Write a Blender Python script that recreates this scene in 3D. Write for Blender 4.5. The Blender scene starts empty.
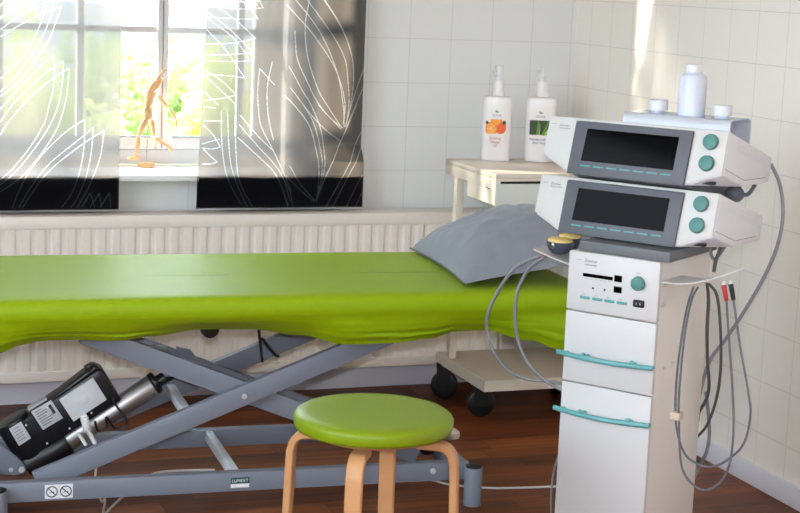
import bpy, bmesh, math, random
from mathutils import Matrix, Vector, noise
random.seed(7)
PI = math.pi
SC = bpy.context.scene
COL = SC.collection
V = Vector

# ------------------------------------------------------------------ camera
F_PX, YAW, PITCH, ROLL = 1664.0, 0.35876550, 0.16687163, 0.04083026
H = 1.41542202
D = 5.32741161        # inner face of the back wall
XR = 2.62495748       # inner face of the right wall
def cam_axes():
    cy, sy, cp, sp = math.cos(YAW), math.sin(YAW), math.cos(PITCH), math.sin(PITCH)
    f = V((sy*cp, cy*cp, -sp)); r = V((cy, -sy, 0)); u = r.cross(f)
    c, s = math.cos(ROLL), math.sin(ROLL)
    return c*r + s*u, -s*r + c*u, f
CR, CU, CF = cam_axes()
CAM = V((0, 0, H))
def ray(x, y): return (x-400)/F_PX*CR - (y-256.5)/F_PX*CU + CF
def on_plane(x, y, n, d):
    """point of a plane n.p = d seen at that place of the photograph"""
    k = ray(x, y); n = V(n)
    return CAM + k*((d - n.dot(CAM))/n.dot(k))
def on_y(x, y, Y): return on_plane(x, y, (0, 1, 0), Y)
def on_z(x, y, Z): return on_plane(x, y, (0, 0, 1), Z)
def on_x(x, y, X): return on_plane(x, y, (1, 0, 0), X)
RV = V((.5835, -.8121, 0)); BV = V((.8121, .5835, 0))   # the device trolley's own right / back directions
def on_n(x, y, n): return on_plane(x, y, BV, n)
def rn(r, n, z): return RV*r + BV*n + V((0, 0, z))

# ------------------------------------------------------------------ materials
MATS = {}
def lin(c):
    return tuple(((v/255)/12.92 if v/255 <= .04045 else ((v/255+.055)/1.055)**2.4) for v in c)
def mat(name, rgb, rough=.5, metal=0, bump=0, bscale=200, spec=.5, sheen=0, noise_amt=0, nscale=8, coat=0, trans=0, emit=None):
    m = bpy.data.materials.new(name); m.use_nodes = True
    nt = m.node_tree; b = nt.nodes['Principled BSDF']
    c = lin(rgb)
    b.inputs['Base Color'].default_value = (*c, 1)
    b.inputs['Roughness'].default_value = rough
    b.inputs['Metallic'].default_value = metal
    b.inputs['Specular IOR Level'].default_value = spec
    if sheen: b.inputs['Sheen Weight'].default_value = sheen; b.inputs['Sheen Roughness'].default_value = .4
    if coat: b.inputs['Coat Weight'].default_value = coat; b.inputs['Coat Roughness'].default_value = .15
    if trans: b.inputs['Transmission Weight'].default_value = trans
    tc = nt.nodes.new('ShaderNodeTexCoord')
    if noise_amt:
        n = nt.nodes.new('ShaderNodeTexNoise'); n.inputs['Scale'].default_value = nscale; n.inputs['Detail'].default_value = 4
        nt.links.new(tc.outputs['Object'], n.inputs['Vector'])
        mx = nt.nodes.new('ShaderNodeMix'); mx.data_type = 'RGBA'
        mx.inputs['A'].default_value = (*[v*(1-noise_amt) for v in c], 1); mx.inputs['B'].default_value = (*[min(1, v*(1+noise_amt)) for v in c], 1)
        nt.links.new(n.outputs['Fac'], mx.inputs['Factor']); nt.links.new(mx.outputs['Result'], b.inputs['Base Color'])
    if bump:
        n = nt.nodes.new('ShaderNodeTexNoise'); n.inputs['Scale'].default_value = bscale; n.inputs['Detail'].default_value = 3
        nt.links.new(tc.outputs['Object'], n.inputs['Vector'])
        bp = nt.nodes.new('ShaderNodeBump'); bp.inputs['Strength'].default_value = bump; bp.inputs['Distance'].default_value = .002
        nt.links.new(n.outputs['Fac'], bp.inputs['Height']); nt.links.new(bp.outputs['Normal'], b.inputs['Normal'])
    MATS[name] = m
    return m

def mth(nt, op, a, b=None, c=None):
    n = nt.nodes.new('ShaderNodeMath'); n.operation = op
    for i, v in enumerate((a, b, c)):
        if v is None: continue
        if isinstance(v, (int, float)): n.inputs[i].default_value = v
        else: nt.links.new(v, n.inputs[i])
    return n.outputs[0]

def tile_material(name, axis, off, base, grout, start=None):
    """square wall tiles with thin joints; tiles begin past `start` on the horizontal axis"""
    m = bpy.data.materials.new(name); m.use_nodes = True; nt = m.node_tree; b = nt.nodes['Principled BSDF']
    tc = nt.nodes.new('ShaderNodeTexCoord'); sx = nt.nodes.new('ShaderNodeSeparateXYZ')
    nt.links.new(tc.outputs['Object'], sx.inputs[0])
    def joint(o, off, size):
        f = mth(nt, 'FRACT', mth(nt, 'DIVIDE', mth(nt, 'SUBTRACT', o, off - 20*size), size))
        d = mth(nt, 'MULTIPLY', mth(nt, 'SUBTRACT', .5, mth(nt, 'ABSOLUTE', mth(nt, 'SUBTRACT', f, .5))), size)
        n = nt.nodes.new('ShaderNodeMapRange'); n.interpolation_type = 'SMOOTHSTEP'
        n.inputs['From Min'].default_value = .0003; n.inputs['From Max'].default_value = .0020
        n.inputs['To Min'].default_value = 1; n.inputs['To Max'].default_value = 0
        nt.links.new(d, n.inputs['Value']); return n.outputs[0]
    j = mth(nt, 'MAXIMUM', joint(sx.outputs[axis], off, .15113), joint(sx.outputs[2], H-.20743, .15))
    if start is not None:
        j = mth(nt, 'MULTIPLY', j, mth(nt, 'GREATER_THAN', sx.outputs[axis], start))
    n = nt.nodes.new('ShaderNodeTexNoise'); n.inputs['Scale'].default_value = 90; n.inputs['Detail'].default_value = 3
    nt.links.new(tc.outputs['Object'], n.inputs['Vector'])
    mx = nt.nodes.new('ShaderNodeMix'); mx.data_type = 'RGBA'
    mx.inputs['A'].default_value = (*lin(base), 1); mx.inputs['B'].default_value = (*lin(grout), 1)
    nt.links.new(j, mx.inputs['Factor']); nt.links.new(mx.outputs['Result'], b.inputs['Base Color'])
    hgt = mth(nt, 'SUBTRACT', mth(nt, 'MULTIPLY', n.outputs['Fac'], .12), j)
    bp = nt.nodes.new('ShaderNodeBump'); bp.inputs['Strength'].default_value = .3; bp.inputs['Distance'].default_value = .0010
    nt.links.new(hgt, bp.inputs['Height']); nt.links.new(bp.outputs['Normal'], b.inputs['Normal'])
    b.inputs['Roughness'].default_value = .42
    b.inputs['Specular IOR Level'].default_value = .4
    MATS[name] = m; return m

def wood_floor(name):
    m = bpy.data.materials.new(name); m.use_nodes = True; nt = m.node_tree; b = nt.nodes['Principled BSDF']
    tc = nt.nodes.new('ShaderNodeTexCoord'); sx = nt.nodes.new('ShaderNodeSeparateXYZ')
    nt.links.new(tc.outputs['Object'], sx.inputs[0])
    row = mth(nt, 'FLOOR', mth(nt, 'DIVIDE', sx.outputs[1], .096))
    wn = nt.nodes.new('ShaderNodeTexWhiteNoise'); wn.noise_dimensions = '1D'; nt.links.new(row, wn.inputs['W'])
    xo = mth(nt, 'ADD', sx.outputs[0], mth(nt, 'MULTIPLY', wn.outputs['Value'], 3.1))
    seg = mth(nt, 'FLOOR', mth(nt, 'DIVIDE', xo, .62))
    cm = nt.nodes.new('ShaderNodeCombineXYZ'); nt.links.new(row, cm.inputs[0]); nt.links.new(seg, cm.inputs[1])
    wn2 = nt.nodes.new('ShaderNodeTexWhiteNoise'); wn2.noise_dimensions = '2D'; nt.links.new(cm.outputs[0], wn2.inputs['Vector'])
    gv = nt.nodes.new('ShaderNodeCombineXYZ')
    nt.links.new(mth(nt, 'MULTIPLY', xo, 2.2), gv.inputs[0]); nt.links.new(mth(nt, 'MULTIPLY', sx.outputs[1], 38), gv.inputs[1]); nt.links.new(mth(nt, 'MULTIPLY', wn2.outputs['Value'], 9), gv.inputs[2])
    n = nt.nodes.new('ShaderNodeTexNoise'); n.inputs['Scale'].default_value = 1.0; n.inputs['Detail'].default_value = 6; n.inputs['Distortion'].default_value = .6
    nt.links.new(gv.outputs[0], n.inputs['Vector'])
    val = mth(nt, 'ADD', mth(nt, 'MULTIPLY', n.outputs['Fac'], .75), mth(nt, 'MULTIPLY', wn2.outputs['Value'], .32))
    cr = nt.nodes.new('ShaderNodeValToRGB'); e = cr.color_ramp.elements
    e[0].position = .2; e[0].color = (*lin((60, 28, 14)), 1); e[1].position = .85; e[1].color = (*lin((152, 86, 44)), 1)
    k = cr.color_ramp.elements.new(.5); k.color = (*lin((106, 54, 27)), 1)
    nt.links.new(val, cr.inputs[0])
    f = mth(nt, 'FRACT', mth(nt, 'DIVIDE', sx.outputs[1], .096)); g = mth(nt, 'LESS_THAN', f, .018)
    f2 = mth(nt, 'FRACT', mth(nt, 'DIVIDE', xo, .62)); g2 = mth(nt, 'LESS_THAN', f2, .003)
    gg = mth(nt, 'MAXIMUM', g, g2)
    mx = nt.nodes.new('ShaderNodeMix'); mx.data_type = 'RGBA'; nt.links.new(mth(nt, 'MULTIPLY', gg, .7), mx.inputs['Factor'])
    nt.links.new(cr.outputs[0], mx.inputs['A']); mx.inputs['B'].default_value = (*lin((38, 20, 13)), 1)
    nt.links.new(mx.outputs['Result'], b.inputs['Base Color']); b.inputs['Roughness'].default_value = .42
    b.inputs['Specular IOR Level'].default_value = .2
    MATS[name] = m; return m

def glass_material(name):
    m = bpy.data.materials.new(name); m.use_nodes = True; nt = m.node_tree; nt.nodes.clear()
    o = nt.nodes.new('ShaderNodeOutputMaterial'); t = nt.nodes.new('ShaderNodeBsdfTransparent'); g = nt.nodes.new('ShaderNodeBsdfGlossy')
    g.inputs['Roughness'].default_value = .02; t.inputs[0].default_value = (.95, .97, .97, 1)
    lw = nt.nodes.new('ShaderNodeLayerWeight'); mx = nt.nodes.new('ShaderNodeMixShader')
    nt.links.new(mth(nt, 'ADD', .02, mth(nt, 'MULTIPLY', mth(nt, 'POWER', lw.outputs['Facing'], 5), .45)), mx.inputs[0]); nt.links.new(t.outputs[0], mx.inputs[1]); nt.links.new(g.outputs[0], mx.inputs[2]); nt.links.new(mx.outputs[0], o.inputs[0])
    MATS[name] = m; return m

def voile(name, see, see_col, tl_col, df_col, tl_amt):
    """thin curtain cloth: part open weave, part light diffusing through, part surface"""
    m = bpy.data.materials.new(name); m.use_nodes = True; nt = m.node_tree; nt.nodes.clear()
    o = nt.nodes.new('ShaderNodeOutputMaterial'); t = nt.nodes.new('ShaderNodeBsdfTransparent'); t.inputs[0].default_value = (*see_col, 1)
    tl = nt.nodes.new('ShaderNodeBsdfTranslucent'); tl.inputs[0].default_value = (*tl_col, 1)
    df = nt.nodes.new('ShaderNodeBsdfDiffuse'); df.inputs[0].default_value = (*df_col, 1)
    tc = nt.nodes.new('ShaderNodeTexCoord'); mp = nt.nodes.new('ShaderNodeMapping'); mp.inputs['Scale'].default_value = (300, 300, 25)
    nz = nt.nodes.new('ShaderNodeTexNoise'); nz.inputs['Scale'].default_value = 1
    nt.links.new(tc.outputs['Object'], mp.inputs[0]); nt.links.new(mp.outputs[0], nz.inputs['Vector'])
    bp = nt.nodes.new('ShaderNodeBump'); bp.inputs['Strength'].default_value = .2; bp.inputs['Distance'].default_value = .001
    nt.links.new(nz.outputs['Fac'], bp.inputs['Height']); nt.links.new(bp.outputs[0], df.inputs['Normal'])
    a = nt.nodes.new('ShaderNodeMixShader'); a.inputs[0].default_value = tl_amt
    nt.links.new(df.outputs[0], a.inputs[1]); nt.links.new(tl.outputs[0], a.inputs[2])
    c = nt.nodes.new('ShaderNodeMixShader'); c.inputs[0].default_value = see
    nt.links.new(a.outputs[0], c.inputs[1]); nt.links.new(t.outputs[0], c.inputs[2]); nt.links.new(c.outputs[0], o.inputs[0])
    MATS[name] = m; return m

def leaf_material(name, a, b_):
    m = bpy.data.materials.new(name); m.use_nodes = True; nt = m.node_tree; nt.nodes.clear()
    o = nt.nodes.new('ShaderNodeOutputMaterial'); df = nt.nodes.new('ShaderNodeBsdfDiffuse'); tl = nt.nodes.new('ShaderNodeBsdfTranslucent')
    tc = nt.nodes.new('ShaderNodeTexCoord'); nz = nt.nodes.new('ShaderNodeTexNoise'); nz.inputs['Scale'].default_value = 3
    nt.links.new(tc.outputs['Object'], nz.inputs['Vector'])
    mx = nt.nodes.new('ShaderNodeMix'); mx.data_type = 'RGBA'; nt.links.new(nz.outputs['Fac'], mx.inputs['Factor'])
    mx.inputs['A'].default_value = (*lin(a), 1); mx.inputs['B'].default_value = (*lin(b_), 1)
    nt.links.new(mx.outputs['Result'], df.inputs[0]); nt.links.new(mx.outputs['Result'], tl.inputs[0])
    s = nt.nodes.new('ShaderNodeMixShader'); s.inputs[0].default_value = .5
    nt.links.new(df.outputs[0], s.inputs[1]); nt.links.new(tl.outputs[0], s.inputs[2]); nt.links.new(s.outputs[0], o.inputs[0])
    MATS[name] = m; return m

tile_material('back_tiles', 0, 2.00149, (226, 226, 224), (206, 204, 200), 1.24)
tile_material('right_tiles', 1, 4.15494, (238, 231, 221), (214, 206, 196))
mat('plain_wall', (225, 225, 222), .6, bump=.1, bscale=60)
mat('ceiling_paint', (238, 236, 230), .8)
wood_floor('laminate')
mat('base_white', (228, 226, 234), .4)
mat('window_white', (240, 240, 240), .35)
mat('sill_white', (238, 238, 238), .3)
mat('strip_grey', (90, 92, 95), .6)
glass_material('pane_glass')
mat('radiator_enamel', (238, 229, 220), .35)
voile('curtain_cloth', .12, (.93, .95, 1), (.25, .222, .20), (.010, .010, .015), .5)
voile('curtain_thread', .12, (1, 1, 1), (.56, .56, .56), (.14, .16, .16), .6)
mat('hem_shade_black', (16, 16, 20), .9, spec=.1)
mat('green_cloth', (138, 164, 2), .5, bump=.2, bscale=420, spec=.24, sheen=.02, noise_amt=.05, nscale=30)
mat('green_vinyl', (120, 142, 10), .4, bump=.15, bscale=500, spec=.32)
mat('pad_foam', (200, 200, 195), .8)
mat('grey_paint', (118, 124, 137), .42, bump=.08, bscale=300, spec=.5)
mat('black_plastic', (13, 14, 16), .4)
mat('navy_plastic', (13, 16, 24), .38)
mat('dark_rubber', (15, 15, 16), .7)
mat('chrome', (210, 210, 212), .2, metal=1)
mat('brushed_steel', (196, 194, 192), .48, metal=1)
mat('label_silver', (186, 188, 194), .45)
mat('label_ink', (60, 62, 70), .6)
mat('cover_grey', (208, 212, 217), .5)
mat('white_plastic', (232, 232, 232), .4)
mat('warning_white', (228, 230, 236), .5)
mat('ink_black', (20, 20, 24), .6)
mat('sticker_green', (6, 78, 66), .5)
mat('pillow_cloth', (131, 134, 143), .8, bump=.5, bscale=300, spec=.2, sheen=.2)
mat('birch', (190, 140, 94), .45, noise_amt=.12, nscale=30)
mat('birch_edge', (188, 128, 80), .5, noise_amt=.2, nscale=60)
mat('device_white', (202, 202, 199), .42, bump=.06, bscale=500)
mat('device_side', (220, 223, 229), .42, bump=.06, bscale=500)
mat('cart_white', (202, 202, 202), .45, bump=.05, bscale=400)
mat('cart_side', (224, 220, 215), .5, bump=.05, bscale=400)
mat('rest_grey', (192, 188, 184), .45)
mat('bezel_grey', (88, 91, 99), .5, bump=.08, bscale=500)
mat('screen_black', (6, 5, 6), .08, spec=.03)
mat('plate_grey', (100, 103, 108), .5, bump=.1, bscale=600)
mat('teal_knob', (76, 130, 126), .5)
mat('teal_key', (82, 156, 156), .45)
mat('teal_handle', (92, 160, 162), .4)
mat('text_grey', (120, 122, 128), .6)
mat('cable_grey', (96, 98, 106), .5)
mat('cable_mid', (128, 130, 136), .45)
mat('cable_dark', (78, 77, 80), .5)
mat('cable_white', (205, 200, 195), .5)
mat('plug_red', (176, 30, 36), .45)
mat('tape_beige', (204, 186, 164), .6)
mat('sponge', (240, 204, 128), .85, bump=.4, bscale=400)
mat('bowl_slate', (66, 72, 88), .4)
mat('table_top', (214, 204, 190), .35, bump=.03, bscale=100)
mat('table_side', (222, 213, 196), .45)
mat('table_shelf', (188, 174, 156), .4)
mat('drawer_front', (205, 205, 198), .45)
mat('gap_shade_and_runner', (30, 28, 26), .7)
mat('bottle_white', (236, 230, 230), .3, spec=.5, coat=.3)
mat('bottle_bluish', (208, 214, 227), .35)
mat('cap_white', (220, 221, 224), .35)
mat('holder_clear', (186, 190, 198), .3)
mat('holder_blue', (128, 160, 198), .15, coat=.3)
mat('photo_cream', (240, 222, 206), .6)
mat('orange_peel', (228, 96, 28), .5)
mat('orange_flesh', (248, 160, 44), .5, noise_amt=.15, nscale=400)
mat('leaf_dark', (38, 64, 26), .5)
mat('leaf_mid', (92, 136, 44), .5)
mat('leaf_pale', (176, 196, 104), .5)
mat('logo_green', (84, 150, 60), .5)
mat('print_red', (190, 84, 70), .6)
mat('print_violet', (92, 86, 116), .6)
mat('mannequin_wood', (222, 174, 122), .45, noise_amt=.1, nscale=60)
mat('gravel', (120, 122, 120), .9, noise_amt=.15, nscale=6)
mat('bark', (96, 78, 60), .9)
leaf_material('leaves_yellow', (186, 200, 110), (222, 226, 150))
leaf_material('leaves_green', (140, 170, 104), (190, 206, 140))

# ------------------------------------------------------------------ mesh builder
class MB:
    def __init__(s): s.bm = bmesh.new()
    def _xf(s, vs, M):
        if M is not None: bmesh.ops.transform(s.bm, matrix=M, verts=vs)
    def _mi(s, fs, mi):
        for f in fs: f.material_index = mi
    def _merge(s, tmp, M, mi):
        me = bpy.data.meshes.new('tmp'); 
        if M is not None: bmesh.ops.transform(tmp, matrix=M, verts=tmp.verts[:])
        for f in tmp.faces: f.material_index = mi
        tmp.to_mesh(me); tmp.free(); s.bm.from_mesh(me); bpy.data.meshes.remove(me)
        return s
    def box(s, x0, x1, y0, y1, z0, z1, M=None, bev=0, seg=2, mi=0):
        t = bmesh.new(); bmesh.ops.create_cube(t, size=1)
        for v in t.verts: v.co = V(((x0+x1)/2+v.co.x*(x1-x0), (y0+y1)/2+v.co.y*(y1-y0), (z0+z1)/2+v.co.z*(z1-z0)))
        if bev: bmesh.ops.bevel(t, geom=t.edges[:], offset=bev, segments=seg, affect='EDGES', profile=.5)
        return s._merge(t, M, mi)
    def hull(s, pts, M=None, bev=0, seg=2, mi=0):
        t = bmesh.new()
        for p in pts: t.verts.new(p)
        r = bmesh.ops.convex_hull(t, input=t.verts[:])
        bmesh.ops.dissolve_limit(t, angle_limit=.02, verts=t.verts[:], edges=t.edges[:])
        if bev: bmesh.ops.bevel(t, geom=t.edges[:], offset=bev, segments=seg, affect='EDGES', profile=.5)
        return s._merge(t, M, mi)
    def prism(s, poly, a0, a1, fn, bev=0, mi=0):
        """poly 2-D points (u,v), extruded a0..a1, fn(u,v,a) -> point"""
        t = bmesh.new()
        A = [t.verts.new(fn(u, v, a0)) for u, v in poly]; B = [t.verts.new(fn(u, v, a1)) for u, v in poly]
        t.faces.new(A); t.faces.new(B[::-1]); n = len(poly)
        for i in range(n): t.faces.new((A[i], B[i], B[(i+1) % n], A[(i+1) % n]))
        bmesh.ops.recalc_face_normals(t, faces=t.faces[:])
        if bev: bmesh.ops.bevel(t, geom=t.edges[:], offset=bev, segments=2, affect='EDGES', profile=.5)
        return s._merge(t, None, mi)
    def lathe(s, prof, n=24, M=None, mi=0, sy=1.0):
        t = bmesh.new(); rings = []
        for r, z in prof:
            if r < 1e-6: rings.append([t.verts.new((0, 0, z))])
            else: rings.append([t.verts.new((r*math.cos(2*PI*i/n), sy*r*math.sin(2*PI*i/n), z)) for i in range(n)])
        for a, b in zip(rings, rings[1:]):
            if len(a) == 1 and len(b) == 1: continue
            for i in range(n):
                j = (i+1) % n
                if len(a) == 1: t.faces.new((a[0], b[i], b[j]))
                elif len(b) == 1: t.faces.new((a[i], a[j], b[0]))
                else: t.faces.new((a[i], a[j], b[j], b[i]))
        for rg in (rings[0], rings[-1]):
            if len(rg) > 1: t.faces.new(rg)
        bmesh.ops.recalc_face_normals(t, faces=t.faces[:])
        return s._merge(t, M, mi)
    def cyl(s, p0, p1, r0, r1=None, n=20, bev=0, mi=0):
        p0, p1 = V(p0), V(p1); r1 = r0 if r1 is None else r1; L = (p1-p0).length
        M = Matrix.Translation(p0) @ (p1-p0).to_track_quat('Z', 'Y').to_matrix().to_4x4()
        if bev: prof = [(0, 0), (r0-bev, 0), (r0-bev*.3, bev*.3), (r0, bev), (r1, L-bev), (r1-bev*.3, L-bev*.3), (r1-bev, L), (0, L)]
        else: prof = [(0, 0), (r0, 0), (r1, L), (0, L)]
        return s.lathe(prof, n, M, mi)
    def ball(s, c, r, M=None, sc=(1, 1, 1), n=16, mi=0):
        prof = [(max(0, math.sin(PI*k/10)), -math.cos(PI*k/10)) for k in range(11)]
        prof[0] = (0, -1); prof[-1] = (0, 1)
        T = Matrix.Translation(V(c)) @ (M if M is not None else Matrix()) @ Matrix.Diagonal((r*sc[0], r*sc[1], r*sc[2], 1))
        return s.lathe(prof, n, T, mi)
    def tube(s, pts, r, n=8, mi=0, flat=None, smooth=0, up=None):
        """round tube, or a flat band when flat=(width, thickness)"""
        pts = [V(p) for p in pts]
        if smooth: pts = spline(pts, smooth)
        t = bmesh.new(); rings = []; prev = None
        for i, p in enumerate(pts):
            d = (pts[min(i+1, len(pts)-1)]-pts[max(i-1, 0)]).normalized()
            if up is not None: a = (V(up) - d*V(up).dot(d)).normalized()
            elif prev is None:
                a = d.cross(V((0, 0, 1)) if abs(d.z) < .9 else V((1, 0, 0))).normalized()
            else: a = (prev - d*prev.dot(d)).normalized()
            prev = a; b = d.cross(a)
            if flat:
                w, h = flat[0]/2, flat[1]/2; c = min(w, h)*.3
                q = [(-w+c, -h), (w-c, -h), (w, -h+c), (w, h-c), (w-c, h), (-w+c, h), (-w, h-c), (-w, -h+c)]
                rings.append([t.verts.new(p + a*x + b*y) for x, y in q])
            else:
                rr = r[i] if isinstance(r, (list, tuple)) else r
                rings.append([t.verts.new(p + (a*math.cos(2*PI*k/n) + b*math.sin(2*PI*k/n))*rr) for k in range(n)])
        m = len(rings[0])
        for A, B in zip(rings, rings[1:]):
            for k in range(m): t.faces.new((A[k], A[(k+1) % m], B[(k+1) % m], B[k]))
        t.faces.new(rings[0]); t.faces.new(rings[-1])
        bmesh.ops.recalc_face_normals(t, faces=t.faces[:])
        return s._merge(t, None, mi)
    def grid(s, fn, nu, nv, mi=0, closed_u=False):
        vs = [[s.bm.verts.new(fn(i/nu, j/nv)) for j in range(nv+1)] for i in range(nu + (0 if closed_u else 1))]
        N = len(vs)
        for i in range(nu):
            for j in range(nv):
                f = s.bm.faces.new((vs[i][j], vs[(i+1) % N][j], vs[(i+1) % N][j+1], vs[i][j+1])); f.material_index = mi
        return s
    def quad(s, a, b, c, d, mi=0):
        f = s.bm.faces.new([s.bm.verts.new(V(p)) for p in (a, b, c, d)]); f.material_index = mi; return s
    def text(s, body, size, M, mi=0, align='LEFT'):
        cu = bpy.data.curves.new('txt', 'FONT'); cu.body = body; cu.size = size; cu.align_x = align; cu.extrude = .00015
        o = bpy.data.objects.new('txt', cu); me = bpy.data.meshes.new_from_object(o)
        me.transform(M)
        for p in me.polygons: p.material_index = mi
        s.bm.from_mesh(me); bpy.data.objects.remove(o); bpy.data.curves.remove(cu); bpy.data.meshes.remove(me)
        return s

def spline(pts, k=6):
    pts = [V(p) for p in pts]; out = []
    for i in range(len(pts)-1):
        p0, p1, p2, p3 = pts[max(i-1, 0)], pts[i], pts[i+1], pts[min(i+2, len(pts)-1)]
        for j in range(k):
            t = j/k
            out.append(.5*((2*p1) + (p2-p0)*t + (2*p0-5*p1+4*p2-p3)*t*t + (3*p1-p0-3*p2+p3)*t**3))
    out.append(pts[-1]); return out

WM = {}   # world matrices of the things built so far
def tag(o, label=None, cat=None, group=None, kind=None):
    if label: o['label'] = label
    if cat: o['category'] = cat
    if group: o['group'] = group
    if kind: o['kind'] = kind
    return o
def thing(name, label, cat, M=None, group=None):
    o = bpy.data.objects.new(name, None); COL.objects.link(o); o.empty_display_size = .05
    M = M if M is not None else Matrix(); o.matrix_world = M; WM[o.name] = M.copy()
    return tag(o, label, cat, group)
def obj(name, mb, mats, parent=None, world=False, label=None, smooth=32, M=None):
    """one mesh object; vertices are in the parent's frame, or in world space with world=True"""
    me = bpy.data.meshes.new(name); mb.bm.to_mesh(me); mb.bm.free()
    o = bpy.data.objects.new(name, me); COL.objects.link(o)
    for m in (mats if isinstance(mats, (list, tuple)) else [mats]): me.materials.append(MATS[m])
    W = Matrix()
    if parent is not None:
        W = WM[parent.name].copy(); o.parent = parent
    if M is not None:                 # own local frame for the mesh
        o.matrix_local = M; W = W @ M
    WM[o.name] = W
    if world: me.transform(W.inverted())
    if smooth:
        me.shade_smooth(); me.set_sharp_from_angle(angle=math.radians(smooth))
    me.update()
    if label: o['label'] = label
    return o
def T(x, y, z): return Matrix.Translation((x, y, z))
def struct(name, mb, mats, parent=None, **k):
    o = obj(name, mb, mats, parent, **k); 
    if parent is None: o['kind'] = 'structure'
    return o
def frame_M(o, x, y):   # matrix from origin, right axis, up axis (normal towards the viewer of the face)
    x = V(x).normalized(); y = V(y).normalized(); z = x.cross(y)
    M = Matrix((x, y, z)).transposed().to_4x4(); M.translation = V(o); return M

# ------------------------------------------------------------------ the room
X0, Y0, ZC = -1.6, -1.6, 2.55
WX0, WX1, WZ0, WZ1, WD = -.35, 1.59, .757, 2.35, .30     # window opening
YG = D + .185                                             # window frame face
m = MB(); m.box(X0-.2, XR+.2, Y0-.2, D+WD, -.12, 0); struct('floor', m, 'laminate')
m = MB(); m.box(X0-.2, XR+.2, Y0-.2, D+WD, ZC, ZC+.12); struct('ceiling', m, 'ceiling_paint')
m = MB()
m.box(X0-.2, WX0, D, D+WD, 0, ZC); m.box(WX1, XR+.2, D, D+WD, 0, ZC)
m.box(WX0, WX1, D, D+WD, 0, WZ0-.022); m.box(WX0, WX1, D, D+WD, WZ1, ZC)
struct('wall_back', m, 'back_tiles')
m = MB(); m.box(XR, XR+.2, Y0-.2, D, 0, ZC); struct('wall_right', m, 'right_tiles')
m = MB(); m.box(X0, XR, Y0-.2, Y0, 0, ZC); struct('wall_front', m, 'plain_wall')
FX0, FX1, FZ0, FZ1 = .2, 3.4, .95, 2.35
m = MB(); m.box(X0-.2, X0, Y0-.2, FX0, 0, ZC); m.box(X0-.2, X0, FX1, D, 0, ZC); m.box(X0-.2, X0, FX0, FX1, 0, FZ0); m.box(X0-.2, X0, FX0, FX1, FZ1, ZC)
struct('wall_left', m, 'plain_wall')
m = MB()
for y in (FX0, 1.25, 2.3, FX1-.05): m.box(X0-.14, X0-.08, y, y+.05, FZ0, FZ1, bev=.004)
for z in (FZ0, FZ1-.05): m.box(X0-.14, X0-.08, FX0+.05, FX1-.05, z, z+.05, bev=.004)
w2 = struct('window_2', m, 'window_white')
m = MB(); m.box(X0-.113, X0-.107, FX0+.02, FX1-.02, FZ0+.02, FZ1-.02); obj('window_pane', m, 'pane_glass', w2)
m = MB(); m.box(XR-.012, XR, Y0, D-.012, 0, .0645, bev=.003); struct('baseboard_right', m, 'base_white')
m = MB(); m.box(X0, XR-.012, D-.014, D, 0, .095, bev=.003); m.box(X0, XR-.012, D-.02, D-.014, .078, .086); struct('baseboard_back', m, 'base_white')
# window
win = MB()
def bar(x0, x1, z0, z1, y0=YG, y1=YG+.06): win.box(x0, x1, y0, y1, z0, z1, bev=.004)
bar(WX0, WX1, WZ0, WZ0+.05, YG+.0, YG+.075)                        # outer bottom member
bar(WX0, WX1, WZ1-.05, WZ1); bar(WX0, WX0+.045, WZ0+.05, WZ1-.05); bar(WX1-.045, WX1, WZ0+.05, WZ1-.05)
xs_mid = [1.192, .392]
win_o = struct('window_1', win, 'window_white')
sash = MB()
edges = [WX0+.045, .392, 1.192, WX1-.045]
for a, b in zip(edges, edges[1:]):
    sa, sb = a+.002, b-.002
    wa, wb = (.032 if a < 0 else .017), (.032 if b > 1.4 else .017)
    for bx in ((sa, sa+wa, WZ0+.052, WZ1-.052), (sb-wb, sb, WZ0+.052, WZ1-.052), (sa+wa, sb-wb, WZ0+.052, WZ0+.092), (sa+wa, sb-wb, WZ1-.092, WZ1-.052)):
        sash.box(bx[0], bx[1], YG-.012, YG+.045, bx[2], bx[3], bev=.004)
    z = 1.207
    while z < WZ1-.2:
        sash.box(sa+wa, sb-wb, YG-.004, YG+.03, z-.011, z+.011, bev=.003); z += .36
for x in (.92, .66, .13, -.14): sash.box(x-.011, x+.011, YG-.004, YG+.03, WZ0+.092, WZ1-.092, bev=.003)
sash.box(1.462-.011, 1.462+.011, YG-.004, YG+.03, WZ0+.092, WZ1-.092, bev=.003)
obj('window_sash', sash, 'window_white', win_o)
g = MB(); g.box(WX0+.05, WX1-.05, YG+.012, YG+.018, WZ0+.06, WZ1-.06); obj('window_pane', g, 'pane_glass', win_o)
g = MB()
for a, b in zip(edges, edges[1:]): g.box(a+.034, b-.034, YG-.008, YG+.012, WZ0+.092, WZ0+.0955)
obj('pane_strip', g, 'strip_grey', win_o)  # thin grey strip along the bottom of each pane
m = MB(); m.box(WX0, WX1, D-.0, YG, WZ0-.022, WZ0-.001); m.box(WX0-.18, WX1+.19, D-.099, D-.0005, WZ0-.022, WZ0-.001, bev=.004); struct('trim_1', m, 'sill_white')

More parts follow.
